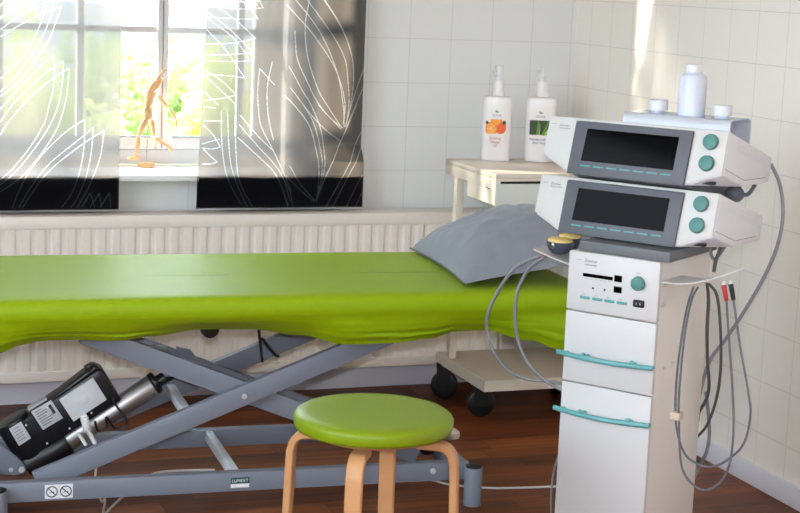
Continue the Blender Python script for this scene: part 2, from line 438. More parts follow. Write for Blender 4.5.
# radiator: fluted steel panel under the window
rad = thing('radiator', 'long cream fluted panel radiator on the wall below the window', 'radiator', T(1.0, D-.06, 0))
RX0, RX1, RY0, RY1, RZ0, RZ1 = -.3, 2.33, D-.150, D-.045, .116, .633
def flute(u, v):
    n = 260
    x = RX0+.012+u*(RX1-RX0-.024); ph = (x/.0468) % 1
    w = .5+.5*math.tanh(6*math.cos(2*PI*ph)+1.5)
    edge = min(1, max(0, min(v, 1-v))*22)
    return V((x, RY0+.004+.0055*(1-w)*edge, RZ0+.022+v*(RZ1-RZ0-.062)))
m = MB(); m.grid(flute, 900, 24); m.box(RX0+.012, RX1-.012, RY0+.018, RY0+.026, RZ0+.02, RZ1-.036); obj('front_panel', m, 'radiator_enamel', rad, True, smooth=60)
m = MB(); m.box(RX0, RX1, RY0, RY0+.012, RZ1-.040, RZ1, bev=.004); m.box(RX0, RX1, RY0+.008, RY1, RZ1-.006, RZ1, bev=.002); obj('top_grille', m, 'radiator_enamel', rad, True)
m = MB(); m.box(RX0, RX1, RY0, RY0+.014, RZ0-.012, RZ0+.022, bev=.003); obj('bottom_rail', m, 'radiator_enamel', rad, True)
for x in (RX0, RX1):
    m = MB(); m.box(x-.006, x+.006, RY0+.001, RY1, RZ0-.01, RZ1-.001, bev=.003); obj('side_panel', m, 'radiator_enamel', rad, True)
m = MB(); m.box(RX0+.02, RX1-.02, RY1-.03, RY1-.02, RZ0, RZ1-.02); obj('rear_panel', m, 'radiator_enamel', rad, True)
for x in (RX0+.3, 1.0, RX1-.3):
    m = MB(); m.box(x-.02, x+.02, RY1-.02, D, .2, .5); obj('wall_bracket', m, 'radiator_enamel', rad, True)

# ------------------------------------------------------------------ curtains
def curtain_y(x, z):
    y = D - .108
    y -= .0025 + .0025*math.sin(x*21+.6) + .002*math.sin(x*47+z*1.3)
    if z > .80: y -= min(1, (z-.8)/.3)*.003*(1+math.sin(x*33+1))
    if x > 1.6 and z < 1.5: y += .036*min(1, (x-1.6)/.2)*min(1, (1.5-z)/.12)*(0 if z < .80 else min(1, (z-.80)/.05))
    if z > 1.5: y -= (min(z, 1.95)-1.5)*.2
    return y
HEM = .649
def curtain(name, label, xa, xb, lines, ztop=2.42):
    t = thing(name, label, 'curtain', T((xa(1)+xb(1))/2, D-.108, HEM), 'voile curtains at the window')
    # one woven sheet: cells under the leaf outlines go to the outline mesh, the rest to the cloth mesh
    zf = 1.80; dz = .0016; nz = int((zf-HEM)/dz); zs = [HEM+(zf-HEM)*k/nz for k in range(nz+1)]
    zs += [zf+(ztop-zf)*k/40 for k in range(1, 41)]
    n = int((xb(1)-xa(1))/.0016) if xa(1) > 0 else int((xb(1)-.05)/.0016)
    xs0 = [xa(1)] if xa(1) > 0 else [xa(1)+(.05-xa(1))*k/60 for k in range(60)]
    def us(z):
        lo, hi = xa(z), xb(z)
        if xa(1) > 0: return lo, hi, None
        return lo, hi, .05
    k0 = 0 if xa(1) > 0 else 60
    N = n + k0
    def xpos(i, z):
        lo, hi, br = us(z)
        if br is None: return lo+(hi-lo)*i/N
        return lo+(br-lo)*i/k0 if i < k0 else br+(hi-br)*(i-k0)/n
    mark = set(); shifts = ((0, 0), (.06, .735), (-.42, .02), (-.36, .755)) if xa(1) < 0 else ((0, 0), (0, .735))
    for L in lines:
        P0 = spline([on_y(x, y, D-.108) for x, y in L], 6)
        for dx, dzz in shifts:
          P = [p+V((dx, 0, dzz)) for p in P0]
          for p, q in zip(P, P[1:]):
              st = max(2, int((q-p).length/.0008))
              for k in range(st):
                  c = p.lerp(q, k/st)
                  if not (HEM < c.z < zf): continue
                  lo, hi, br = us(c.z)
                  for ox, oz in ((0, 0), (.0007, 0), (0, .0007)):
                      cx, cz = c.x+ox, c.z+oz
                      i = math.floor((cx-lo)/(hi-lo)*N) if br is None else (k0+math.floor((cx-br)/(hi-br)*n))
                      j = math.floor((cz-HEM)/(zf-HEM)*nz)
                      if (0 if br is None else k0) <= i < N and 0 <= j < nz: mark.add((i, j))
    import numpy as np
    nzt = len(zs)-1
    co = np.empty(((N+1)*(nzt+1), 3))
    for j, z in enumerate(zs):
        for i in range(N+1):
            x = xpos(i, z); co[j*(N+1)+i] = (x, curtain_y(x, z), z)
    I, J = np.meshgrid(np.arange(N), np.arange(nzt)); I = I.ravel(); J = J.ravel()
    mk = np.zeros(N*nzt, bool)
    for i, j in mark: mk[j*N+i] = True
    b0 = J*(N+1)+I; quads = np.stack([b0, b0+1, b0+N+2, b0+N+1], 1)
    Wi = np.array(WM[t.name].translation)
    for nm, sel, mt in (('cloth', ~mk, 'curtain_cloth'), ('leaf_outlines', mk, 'curtain_thread')):
        q = quads[sel]; used = np.unique(q); rm = np.zeros(len(co), int); rm[used] = np.arange(len(used))
        me = bpy.data.meshes.new(nm); me.vertices.add(len(used)); me.vertices.foreach_set('co', (co[used]-Wi).ravel())
        me.loops.add(q.size); me.loops.foreach_set('vertex_index', rm[q].ravel())
        me.polygons.add(len(q)); me.polygons.foreach_set('loop_start', np.arange(0, q.size, 4)); me.update(calc_edges=True); me.validate()
        me.shade_smooth(); me.materials.append(MATS[mt])
        o = bpy.data.objects.new(nm, me); COL.objects.link(o); o.parent = t; WM[o.name] = WM[t.name]
        if nm != 'cloth': o['label'] = 'white leaf outline pattern'
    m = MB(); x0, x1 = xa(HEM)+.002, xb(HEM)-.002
    m.grid(lambda u, v: V((x0+(x1-x0)*u, curtain_y(x0+(x1-x0)*u, HEM)+.0035, HEM+.002+(.751-HEM)*v)), 90, 4); obj('hem_shade_sheet', m, 'hem_shade_black', t, True, smooth=80)  # added black sheet behind the cloth, painting the shade below the sill
    return t
LL = [
 [(60.8,6.5),(41,14.3),(20.5,24.5),(0,36.8)], [(60.8,6.5),(55.2,22.5),(49,38.9),(38.9,55.2),(24.5,74.7),(12.3,87),(0,96.2)],
 [(55.6,-8),(53.6,0),(50.1,16.4),(44,32.7),(34.8,49.1),(20.5,69.6),(10.2,81.8),(0,92)], [(48.5,-8),(47,0),(44,12.3),(37.8,29.7),(28.6,47),(16.4,63.4),(0,78.8)],
 [(55.6,-5),(50,0),(30.7,10.2),(12.3,20.5),(0,29.7)], [(44,-10),(28.6,0),(12.3,9.2),(0,17.4)], [(14,-8),(6,0),(-4,9)], [(22,-8),(17.4,0),(8.2,11.3),(0,19)],
 [(52.8,54.8),(41,65.5),(20.5,86),(4,104.3),(-4,114)], [(63,61),(47,71.6),(28.6,88),(12.3,104.3),(0,122)], [(69,68),(53.2,77.7),(34.8,93),(22.5,105),(8,122),(0,135)],
 [(52.8,54.8),(54,71.6),(52.8,88),(49,105),(44,123.4),(30.7,146),(12.3,168.4),(0,179.7)], [(63,61),(62.2,79.8),(57.9,105),(49,126.5),(34.8,148),(16.4,170.5),(0,184.8)],
 [(69,68),(67.5,86),(64.6,105),(56.3,129.5),(41,154),(22.5,175.6),(0,192)],
 [(84.5,119.3),(63.4,133.6),(43,154),(28.6,172.5),(18.4,191),(12.3,207.5)], [(93,127.5),(79.8,138.8),(53.2,160),(36.8,178.6),(24.5,197),(18.4,207.5)],
 [(103.3,130.6),(90,138.8),(61.4,160),(45,175.6),(30.7,195),(22.5,207.5)], [(84.5,119.3),(83.9,146),(79.8,170.5),(71.6,193),(61.4,207.5)],
 [(93,127.5),(91,152),(85.9,176.6),(77.7,197),(70.6,207.5)], [(103.3,130.6),(100,156),(92,178.6),(83.9,196),(76.7,207.5)],
 [(81.8,207),(90,193)], [(90,193),(94,207)], [(90,207),(99,193)], [(99,193),(101,207)], [(100,207),(108.8,192.6)], [(108.8,192.6),(110.5,207)]]
LR = [
 [(206,1),(235,2),(261,1)], [(206,6),(235,9),(263,8)], [(206,17),(240,19),(258,19)], [(206,44),(232,43),(255.5,38.5)], [(206,55),(230,54.5),(253,53)], [(206,61),(230,61.5),(249.5,61)],
 [(205,74.5),(225,75.5),(244.5,78)], [(204,101),(222,98),(236,95)], [(208,2),(235,20),(255.5,38.5)], [(207,12),(230,30),(253,53)], [(207,18),(235,40),(249.5,61)], [(206,29),(225,50),(244.5,78)],
 [(240,0),(250,9),(258,19)], [(256,-4),(263,8)], [(248,-4),(258,6)], [(205,70),(220,80),(236,95)], [(204,75),(220,90),(236,105)], [(204,92),(218,105)],
 [(204,107),(215,108)], [(204,121),(222,121)], [(203,125),(213,135),(220,147)], [(202,144),(212,141),(220,139)], [(202,148),(212,149),(220,147)], [(203,149),(210,156),(217,162)], [(202,164),(210,164),(217,162)],
 [(259.5,68.5),(257.5,90),(258,105),(260.6,125.5),(272,149),(284,174.6),(291,192)], [(271.5,62),(267,85),(266.7,105),(268.8,123),(273,140)], [(259.5,68.5),(267,77),(274,85)],
 [(220.7,111),(221.7,146),(226.8,176.6),(241,205)], [(226.8,109),(229,152),(234,176.6),(247,207)], [(235,117),(236,156),(240,183),(252.4,207)],
 [(240,115),(257.5,135.7),(272,150)], [(239,124.5),(257.5,146),(272,162),(282,176.6),(290,201)], [(238,137.7),(255.5,154),(274,172.5),(282,189),(288,205)],
 [(290,-6),(296.6,2),(321,32.7),(337.5,69.6),(344.7,104.4),(346,128)], [(302,-6),(306.8,0),(329.4,28.7),(345.7,57.3),(349.8,81.9),(351,105),(348,128)],
 [(286,5),(295.6,15.3),(315,36.8),(331.4,59.4),(341.6,81.9),(346.7,105),(345,125)], [(322,-5),(325,0),(339.6,22.5),(351.9,49),(356,71.6),(355,92),(352,110),(347,128)], [(323,-5),(326,0),(343.7,28.7),(355,61.4),(355.5,82)],
 [(310,-6),(308.9,0),(304.8,20.5),(304.8,41),(308.9,63.4),(319,90),(328,105),(343,128)], [(294,30),(294.6,41),(296.6,59.4),(306.8,81.9),(320,105),(343,130)],
 [(288,66),(292.5,73.7),(302.7,92),(311,105),(321,127.5),(325,150),(324,172.5),(316,201)], [(302.7,105),(315,119),(329,132),(342.7,142)], [(319,105),(333.4,120),(344.7,128.5)],
 [(284,96),(293.5,105),(308.9,125.5),(316,148),(319,172.5),(316,203)], [(290,88),(302.7,105),(314,123.4),(321,148),(322,172.5),(316,201)],
 [(360,105),(343.7,139.8),(327,174.6),(316,201)], [(352,120),(342.7,142),(325,178),(316,202)], [(289.4,166),(300.7,184.8),(315,201)], [(286,176),(300.7,191),(314,202)],
 [(365,131.6),(345.7,170.5),(326,207)], [(364.6,147),(349.8,172.5),(332.4,207)], [(362,174.6),(354,190),(345.7,207)], [(361,193),(355,207)],
 [(368,66.5),(354,105),(348,126)], [(367,87),(359,105),(350,124)], [(274,172.5),(282,189),(287.4,207)], [(281,174.6),(289.4,191),(292.5,207)]]
xl_edge = on_y(120, 100, D-.108).x
rt = on_y(206.5, 10, D-.108); rb = on_y(196, 200, D-.108)
sl = (rt.x-rb.x)/(rt.z-rb.z)
xr_edge = on_y(366, 100, D-.108).x
def gap_edge(z): return rb.x + sl*(min(z, 1.4)-rb.z)
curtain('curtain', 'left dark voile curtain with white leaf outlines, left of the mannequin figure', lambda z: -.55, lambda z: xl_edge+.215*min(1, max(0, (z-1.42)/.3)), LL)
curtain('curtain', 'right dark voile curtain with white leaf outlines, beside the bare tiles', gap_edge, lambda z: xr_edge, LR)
rail = MB(); rail.box(-.6, 1.95, D-.215, D-.195, 2.425, 2.445, bev=.003)
for x in (-.4, .7, 1.8): rail.box(x-.012, x+.012, D-.2, D, 2.445, 2.465)
struct('trim_2', rail, 'window_white')

# ------------------------------------------------------------------ mannequin on the sill
YM = D+.12
ZS = WZ0-.001
base_p = V((on_y(146.5, 160, YM).x, YM, ZS))
man = thing('artist_mannequin', 'small jointed wooden artist figure striding on its stand on the window sill', 'figurine', Matrix.Translation(base_p))
def mp(x, y, dy=0): return on_y(x, y, YM+dy)
def limb(name, a, b, ra, rb_, sq=1.0):
    a, b = V(a), V(b); L = (b-a).length
    q = (b-a).to_track_quat('Z', 'Y').to_matrix().to_4x4()
    prof = [(0, 0), (ra*.6, .03*L), (ra*.95, .14*L), (ra*1.05, .32*L), ((ra+rb_)/2, .6*L), (rb_, .88*L), (rb_*.6, .98*L), (0, L)]
    mb = MB(); mb.lathe(prof, 14, Matrix.Translation(a) @ q); obj(name, mb, 'mannequin_wood', man, True, smooth=60)
limb('torso', mp(147.5, 107), mp(152, 90), .012, .020)
limb('pelvis', mp(148.5, 120), mp(147.5, 106.5), .013, .014)
limb('neck', mp(153, 91), mp(154.5, 87.5), .006, .006)
limb('head', mp(154, 89.5, .0), mp(160.5, 77, .0), .010, .012)
limb('upper_arm', mp(148.5, 92, -.02), mp(156.5, 80.5, -.03), .0065, .0055)
limb('forearm', mp(156.5, 80.5, -.03), mp(161.5, 74, -.03), .0055, .0045)
limb('hand', mp(161.3, 74.3, -.03), mp(165.5, 69, -.03), .0045, .005)
limb('upper_arm', mp(157.5, 95.5, .02), mp(168.5, 107, .03), .0065, .0055)
limb('forearm', mp(169, 108, .03), mp(176, 119, .02), .0055, .0045)
limb('hand', mp(176, 119.5, .02), mp(176, 126.5, .02), .0045, .005)
limb('thigh', mp(146.5, 118.5, -.01), mp(138.5, 136, -.01), .010, .007)
limb('shin', mp(138.3, 136.5, -.01), mp(136.8, 156.5, -.01), .0075, .005)
limb('foot', mp(140, 157.5, -.01), mp(128, 158.5, -.01), .006, .005)
limb('thigh', mp(151.5, 118.5, .012), mp(154.5, 137, .012), .010, .007)
limb('shin', mp(154.5, 137.5, .012), mp(169.5, 146.5, .012), .0075, .005)
limb('foot', mp(169.5, 146, .012), mp(171.5, 151.5, .012), .005, .006)
m = MB(); m.cyl(base_p+V((0, 0, .012)), mp(148, 117), .0015); obj('support_rod', m, 'chrome', man, True)
m = MB(); m.lathe([(0, 0), (.027, 0), (.028, .003), (.028, .012), (.026, .015), (0, .015)], 28, Matrix.Translation(base_p)); obj('base', m, 'mannequin_wood', man, True)

# ------------------------------------------------------------------ treatment table
BED = Matrix.Translation((1.10, 4.335, 0)) @ Matrix.Rotation(math.radians(-3.3), 4, 'Z')
bed = thing('treatment_table', 'grey steel scissor-lift treatment table standing in front of the radiator', 'treatment table', BED)
m = MB(); m.box(-.93, .93, -.275, .275, .524, .575, bev=.02); obj('padded_top', m, 'pad_foam', bed)
m = MB()
for y in (-.215, .165): m.box(-.86, .86, y, y+.03, .492, .522, bev=.003)
for x in (-.86, -.3, .3, .83): m.box(x, x+.03, -.184, .164, .492, .522)
obj('top_frame', m, 'grey_paint', bed)
for y0 in (-.262, .155):
    m = MB(); m.box(-.66, .655, y0, y0+.032, .066, .117, bev=.003); obj('base_rail', m, 'grey_paint', bed)
for x in (.0, ):
    m = MB(); m.box(x+.003, x+.025, -.2295, .1545, .086, .1145, bev=.002); obj('cross_bar', m, 'cover_grey', bed)
for x in (-.66, .622):
    m = MB(); m.box(x, x+.032, -.2295, .1545, .068, .116, bev=.002); obj('cross_bar', m, 'grey_paint', bed)
for x, y in ((.662, -.283), (-.6, -.286), (.662, .21), (-.6, .21)):
    m = MB(); m.cyl((x, y, .0), (x, y, .107), .0245, n=28, bev=.002)
    if y < 0: m.box(x-.02, x+.02, y+.018, y+.03, .07, .105)
    pst = obj('foot_post', m, 'grey_paint', bed)
    c = MB(); c.cyl((x, y, .107), (x, y, .1125), .0225, n=28, bev=.002); obj('post_cap', c, 'black_plastic', pst)
def arm(x0, z0, x1, z1, y0, y1, h=.054):
    dx, dz = x1-x0, z1-z0; L = math.hypot(dx, dz); nx, nz = -dz/L*h/2, dx/L*h/2
    q = [(x0+nx, z0+nz), (x0-nx, z0-nz), (x1-nx, z1-nz), (x1+nx, z1+nz)]
    mb = MB(); mb.prism(q, y0, y1, lambda u, v, a: V((u, a, v)), bev=.003)
    return obj('scissor_arm', mb, 'grey_paint', bed)
a1 = arm(-.50, .101, .44, .468, -.213, -.188)
a2 = arm(-.38, .481, .535, .115, -.180, -.155)
a3 = arm(-.50, .083, .44, .460, .130, .155)
a4 = arm(-.38, .450, .535, .090, .097, .122)
for a, y in ((a1, -.2135), (a4, .0965)):
    b = MB()
    z = .31 if y < 0 else .2875
    b.cyl((.036, y, z), (.036, y-.006, z), .007, n=12); b.cyl((.036, y-.006, z), (.036, y-.009, z), .004, n=6); obj('pivot_bolt', b, 'label_silver', a)
m = MB(); m.cyl((.036, -.187, .307), (.036, .13, .288), .009); obj('pivot_shaft', m, 'grey_paint', bed)
m = MB(); m.box(-.115, -.09, -.187, .129, .236, .262, bev=.003); obj('cross_tube', m, 'cover_grey', bed)
m = MB(); m.box(-.165, -.125, -.15, .095, .352, .385, bev=.004); obj('lift_crossbar', m, 'grey_paint', bed)
# lug plates on the upper left arms
m = MB(); m.prism([(-.10, .385), (-.06, .375), (-.03, .335), (-.02, .318), (-.09, .34)], .06, .068, lambda u, v, a: V((u, a, v)), bev=.001)
m.cyl((-.08, .058, .368), (-.08, .053, .368), .009, n=14); obj('lug_plate', m, 'grey_paint', bed)
# lower hinge plate and right end roller
m = MB(); m.prism([(-.66, .118), (-.66, .165), (-.62, .168), (-.575, .152), (-.53, .113), (-.508, .09), (-.512, .073), (-.54, .066), (-.6, .075), (-.628, .1)], -.03, -.022, lambda u, v, a: V((u, a, v)), bev=.002)
m.prism([(-.66, .118), (-.66, .165), (-.62, .168), (-.575, .152), (-.53, .113), (-.508, .09), (-.512, .073), (-.54, .066), (-.6, .075), (-.628, .1)], .022, .03, lambda u, v, a: V((u, a, v)), bev=.002)
hp = obj('hinge_plate', m, 'grey_paint', bed)
m = MB(); m.cyl((-.523, -.03, .083), (-.523, -.036, .083), .008, n=14); m.cyl((-.55, -.03, .083), (-.55, -.034, .083), .006, n=6); obj('hinge_bolt', m, 'label_silver', hp)
m = MB(); m.cyl((.575, -.145, .128), (.575, -.12, .128), .026, n=20, bev=.003); m.cyl((.575, .075, .128), (.575, .095, .128), .026, n=20, bev=.003); m.cyl((.575, -.145, .128), (.575, .095, .128), .007); obj('roller', m, 'black_plastic', bed)
m = MB(); m.cyl((.552, -.262, .095), (.552, -.267, .095), .008, n=12); m.cyl((.552, -.267, .095), (.552, -.271, .095), .005, n=6); obj('rail_bolt', m, 'label_silver', bed)
# stickers on the front rail
yr = -.2622
m = MB(); m.box(-.482, -.412, yr-.0006, yr, .0725, .1095); st = obj('warning_sticker', m, 'warning_white', bed)
m = MB()
for cx in (-.4645, -.4295):
    ring = [(cx+.0135*math.cos(2*PI*i/28), yr-.0012, .091+.0135*math.sin(2*PI*i/28)) for i in range(29)]
    m.tube(ring, .0014, n=6)
    m.tube([(cx-.0095, yr-.0012, .1005), (cx+.0095, yr-.0012, .0815)], .0013, n=6)
    m.tube([(cx-.006, yr-.001, .088), (cx, yr-.001, .091), (cx+.006, yr-.001, .089)], .0009, n=5)
obj('prohibition_signs', m, 'ink_black', st)
m = MB(); m.box(-.004, .045, yr-.0006, yr, .087, .104, mi=0); m.box(-.004, .045, yr-.0006, yr, .0765, .087, mi=1)
st = obj('maker_sticker', m, ['sticker_green', 'warning_white'], bed)
m = MB(); m.text('LUMEXT', .0115, frame_M((.0205, yr-.001, .0915), (1, 0, 0), (0, 0, 1)), align='CENTER'); obj('sticker_text', m, 'warning_white', st)
# lifting motor
AX = V((math.cos(math.radians(31)), 0, math.sin(math.radians(31)))); AZ = V((-AX.z, 0, AX.x))
AM = Matrix((AX, (0, 1, 0), AZ)).transposed().to_4x4(); AM.translation = V((-.40, .0, .235))
def loc(x, y, yl=-.048):     # photo place -> lifting-motor frame, on its front face
    Bi = BED.inverted(); n = BED.to_3x3() @ V((0, 1, 0)); d = n.dot(BED @ V((0, yl, 0)))
    return AM.inverted() @ (Bi @ on_plane(x, y, n, d))
c = [loc(*q) for q in ((3, 437), (88, 370), (114, 404), (34, 467))]
xa, xb = min(c[0].x, c[3].x), max(c[1].x, c[2].x)
m = MB()
m.hull([(x, y, z) for y in (-.046, .046) for x, z in ((-.125, .047), (.125, .062), (.135, .05), (.135, -.045), (-.125, -.05))], bev=.006)
m.hull([(x, y, z) for y in (-.03, .03) for x, z in ((-.10, .045), (.07, .06), (.12, .072), (.13, .062), (.12, .05), (-.11, .04))], bev=.004)
motor = obj('lifting_motor', m, 'navy_plastic', bed, M=AM)
m = MB(); m.cyl((-.137, 0, .06), (-.137, 0, -.055), .047, n=28, bev=.008); m.box(-.15, -.11, -.04, .04, -.045, .045, bev=.006); obj('motor_end', m, 'navy_plastic', motor)
m = MB(); m.cyl((-.172, -.012, -.072), (-.043, -.012, -.072), .036, .039, n=28, bev=.008); m.cyl((-.2, 0, -.072), (-.15, 0, -.072), .016, n=16); obj('gear_housing', m, 'black_plastic', motor)
m = MB(); m.cyl((-.05, -.01, -.070), (.225, -.01, -.062), .029, n=32, bev=.002); obj('actuator_tube', m, 'brushed_steel', motor)
m = MB(); m.cyl((.225, -.01, -.062), (.24, -.008, -.062), .0305, n=28, bev=.002); m.cyl((.24, 0, -.066), (.29, 0, -.066), .0165, n=20); obj('actuator_rod', m, 'black_plastic', motor)
def plate(name, q, mt, y0, th, label=None):
    pts = [loc(*p, yl=y0) for p in q]
    mb = MB(); mb.hull([(p.x, y0+dy, p.z) for p in pts for dy in (0, -th)], bev=.0004 if th < .002 else .0015)
    return obj(name, mb, mt, motor, label=label), pts
YF = -.0462
cv, pts = plate('cover_plate', ((58.8, 399), (92.7, 377), (106.5, 399), (73.3, 421)), 'cover_grey', YF, .008, 'pale grey cover plate')
cc = sum((V(p) for p in pts), V())/4
m = MB(); m.cyl((cc.x, YF-.008, cc.z), (cc.x, YF-.0088, cc.z), .015, n=24, bev=.0003)
obj('cover_boss', m, 'cover_grey', cv)
for k in (0, 1, 2):
    p = pts[k].lerp(cc, .22); m = MB(); m.cyl((p.x, YF-.008, p.z), (p.x, YF-.0095, p.z), .005, n=12); obj('cover_screw', m, 'cover_grey', cv)
lb, pts = plate('rating_label', ((31, 411.7), (51, 400), (63, 418), (43, 430)), 'label_silver', YF, .0006, 'silver rating label')
m = MB(); ux = (pts[1]-pts[0]); uz = (pts[3]-pts[0])
for k in range(7):
    a = pts[0]+uz*(.12+.12*k)+ux*.1; b = a+ux*(.35+.4*((k*37) % 10)/10)
    m.tube([(a.x, YF-.0008, a.z), (b.x, YF-.0008, b.z)], .0009, n=4)
a = pts[0]+ux*.82+uz*.15; b = pts[0]+ux*.82+uz*.6; m.tube([(a.x, YF-.0008, a.z), (b.x, YF-.0008, b.z)], .004, n=4)
obj('label_print', m, 'label_ink', lb)
lb2, pts = plate('end_label', ((9, 429), (21, 421.5), (31, 438), (19, 446)), 'label_silver', -.0505, .0006, 'small silver label on the motor end')
m = MB(); ux = (pts[1]-pts[0]); uz = (pts[3]-pts[0])
for k in range(5):
    a = pts[0]+uz*(.15+.16*k)+ux*.15; b = a+ux*.6; m.tube([(a.x, -.0513, a.z), (b.x, -.0513, b.z)], .0008, n=4)
obj('label_print', m, 'label_ink', lb2)
m = MB(); m.box(-.085, -.03, -.028, .0, .0585, .0645, bev=.001); obj('top_label', m, 'label_silver', motor, label='white label on the top edge')
for x, z in ((-.11, .035), (-.04, .046), (.07, .05), (-.02, -.035), (-.09, -.038), (.05, -.03)): 
    m = MB(); m.cyl((x, YF, z), (x, YF-.002, z), .0028, n=10); obj('housing_screw', m, 'cap_white', motor)
m = MB(); m.box(.095, .118, -.03, -.005, .062, .082, bev=.003); obj('latch', m, 'black_plastic', motor)
m = MB(); p0 = loc(84, 417, -.06); p1 = loc(88, 431, -.06); p2 = loc(95, 443, -.06)
m.cyl((p0.x, -.06, p0.z), (p1.x, -.06, p1.z), .011, n=16, bev=.002); m.cyl((p1.x, -.06, p1.z), (p2.x, -.06, p2.z), .0065, n=12)
m.cyl((p0.x, -.045, p0.z), (p0.x, -.06, p0.z), .009); p3 = loc(78, 433, -.055); p4 = loc(86, 445, -.055)
m.cyl((p3.x, -.055, p3.z), (p4.x, -.055, p4.z), .005, n=12); obj('cable_plug', m, 'white_plastic', motor, label='white cable plug')
m = MB(); q = [loc(*p, yl=-.03-.01*k) for k, p in enumerate(((104, 398), (112, 392), (114, 402), (121, 412), (127, 420), (125, 429), (116, 431), (108, 421), (109, 432), (101, 437), (98, 428)))]
m.tube([(p.x, -.03-.008*min(k, 4), p.z) for k, p in enumerate(q)], .0032, smooth=6); obj('motor_cable', m, 'black_plastic', motor)
# black hook and knob under the top
m = MB()
def bl(x, y, yl):
    n = BED.to_3x3() @ V((0, 1, 0)); return BED.inverted() @ on_plane(x, y, n, n.dot(BED @ V((0, yl, 0))))
m.tube([bl(259, 332, -.1) + V((0, 0, .06)), bl(259, 332, -.1), bl(260, 340, -.1), bl(262.5, 362, -.1)], .0042)
m.tube([bl(260, 339, -.1), bl(263, 339.5, -.1), bl(267, 345, -.1), bl(276, 355.5, -.1), bl(279, 355, -.1)], .0042, smooth=4); obj('wire_hook', m, 'black_plastic', bed)
m = MB(); p = bl(210, 329, -.15); m.cyl(p+V((0, -.008, 0)), p+V((0, .02, 0)), .024, n=20, bev=.003); m.cyl(p+V((0, 0, 0)), p+V((0, 0, .07)), .006); obj('clamp_knob', m, 'black_plastic', bed)

# fitted sheet
sheet = None
def sheet_mesh():
    L, Wf, Wb = .955, .298, .318
    hem_pts = [(-1.1, .46), (-.6, .463), (-.54, .481), (-.49, .489), (-.43, .489), (-.30, .485), (-.22, .493), (-.09, .506), (.04, .503), (.17, .487), (.29, .463), (.43, .464), (.52, .472), (.6, .487), (.68, .488), (.8, .462), (.9, .434), (1.1, .41)]
    def hem(x):
        for (a, za), (b, zb) in zip(hem_pts, hem_pts[1:]):
            if a <= x <= b:
                t = (x-a)/(b-a); t = t*t*(3-2*t); return za+(zb-za)*t-.005
        return .49
    per = []; R = .05
    def side(p, q, nrm, n):
        for i in range(n): per.append((V(p).lerp(V(q), i/n), V(nrm)))
    def corner(c, a0, n=6):
        for i in range(n):
            a = a0+PI/2*i/n; per.append((V(c), V((math.cos(a), math.sin(a)))))
    side((-L, -Wf), (L, -Wf), (0, -1), 110); corner((L, -Wf), -PI/2); side((L, -Wf), (L, Wb), (1, 0), 24); corner((L, Wb), 0)
    side((L, Wb), (-L, Wb), (0, 1), 110); corner((-L, Wb), PI/2); side((-L, Wb), (-L, -Wf), (-1, 0), 24); corner((-L, -Wf), PI)
    mb = MB(); bm = mb.bm; rings = []
    prof = [('h', k/12) for k in range(12)]+[(.024, .545), (.0285, .552), (.0295, .566), (.0285, .578), (.0255, .587), (.019, .5935), (.009, .5975), (-.006, .5993), (-.03, .6)]
    for off, z in prof:
        rg = []
        for p, nn in per:
            x = p.x
            if off == 'h':
                hz = hem(x); low = max(0, .5-hz)
                zz = hz + (.535-hz)*z
                o = .019 - max(.02, .066-low*.75)*(1-z)**1.1 + low*.2*math.sin(z*PI)
                wv = noise.noise(V((x*2.2, z*7+x*1.5, 2)))+.6*noise.noise(V((x*5, z*16-x*3, 7)))
                o += .011*wv*(.5+low*7)*math.sin(PI*min(1, z*1.1+.12))*(1 if nn.y < .5 else .3)
            else: zz, o = z, off
            q = p+nn*o
            if z == .6 or (off != 'h' and zz > .58):
                zz += .0012*noise.noise(V((q.x*4, q.y*6, 0)))
            rg.append(bm.verts.new((q.x, q.y, zz)))
        rings.append(rg)
    base = rings[-1]
    for s in (.75, .5, .25, .08):
        rg = []
        for p, nn in per:
            q = p+nn*(-.03); y = q.y*s; x = q.x - (1-s)*(q.x/max(L, 1e-6))*.26
            rg.append(bm.verts.new((x, y, .6 + .002*noise.noise(V((x*3, y*5, 3))) )))
        rings.append(rg)
    n = len(per)
    for a, b in zip(rings, rings[1:]):
        for i in range(n): bm.faces.new((a[i], a[(i+1) % n], b[(i+1) % n], b[i]))
    bm.faces.new(rings[-1])
    bmesh.ops.recalc_face_normals(bm, faces=bm.faces[:])
    return mb
sheet = obj('fitted_sheet', sheet_mesh(), 'green_cloth', None, M=BED, smooth=70)
tag(sheet, 'lime green fitted sheet stretched over the treatment table', 'sheet')

# pillow
def pillow_mesh():
    mb = MB(); a, b = .225, .285
    def prof(u, v):
        e = max(0, (1-abs(u)**2.6)*(1-abs(v)**2.6))
        return e**.5
    def top(i, j):
        u, v = 2*i-1, 2*j-1
        k = 1-.055*(u*u*v*v > .0)*(1-abs(u*v))*0
        pinch = 1-.07*(1-abs(v)**2)*abs(u)**3 
        x = u*a*(1-.06*(1-v*v)); y = v*b*(1-.06*(1-u*u))
        h = .108*prof(u, v)*(1+.2*math.exp(-((u-.25)**2)/.25-((v-.1)**2)/.9))
        h += .010*prof(u, v)*noise.noise(V((u*2.2, v*2.2, 1))) + .007*noise.noise(V((u*5, v*7, 5)))*prof(u, v)+.004*noise.noise(V((u*11, v*4, 9)))*prof(u, v)
        return x, y, h
    mb.grid(lambda i, j: V((top(i, j)[0], top(i, j)[1], .012+top(i, j)[2])), 40, 44)
    mb.grid(lambda i, j: V((top(1-i, j)[0], top(1-i, j)[1], .012-.011*prof(1-2*i, 2*j-1))), 40, 44)
    bmesh.ops.remove_doubles(mb.bm, verts=mb.bm.verts[:], dist=.0004)
    bmesh.ops.recalc_face_normals(mb.bm, faces=mb.bm.faces[:])
    return mb
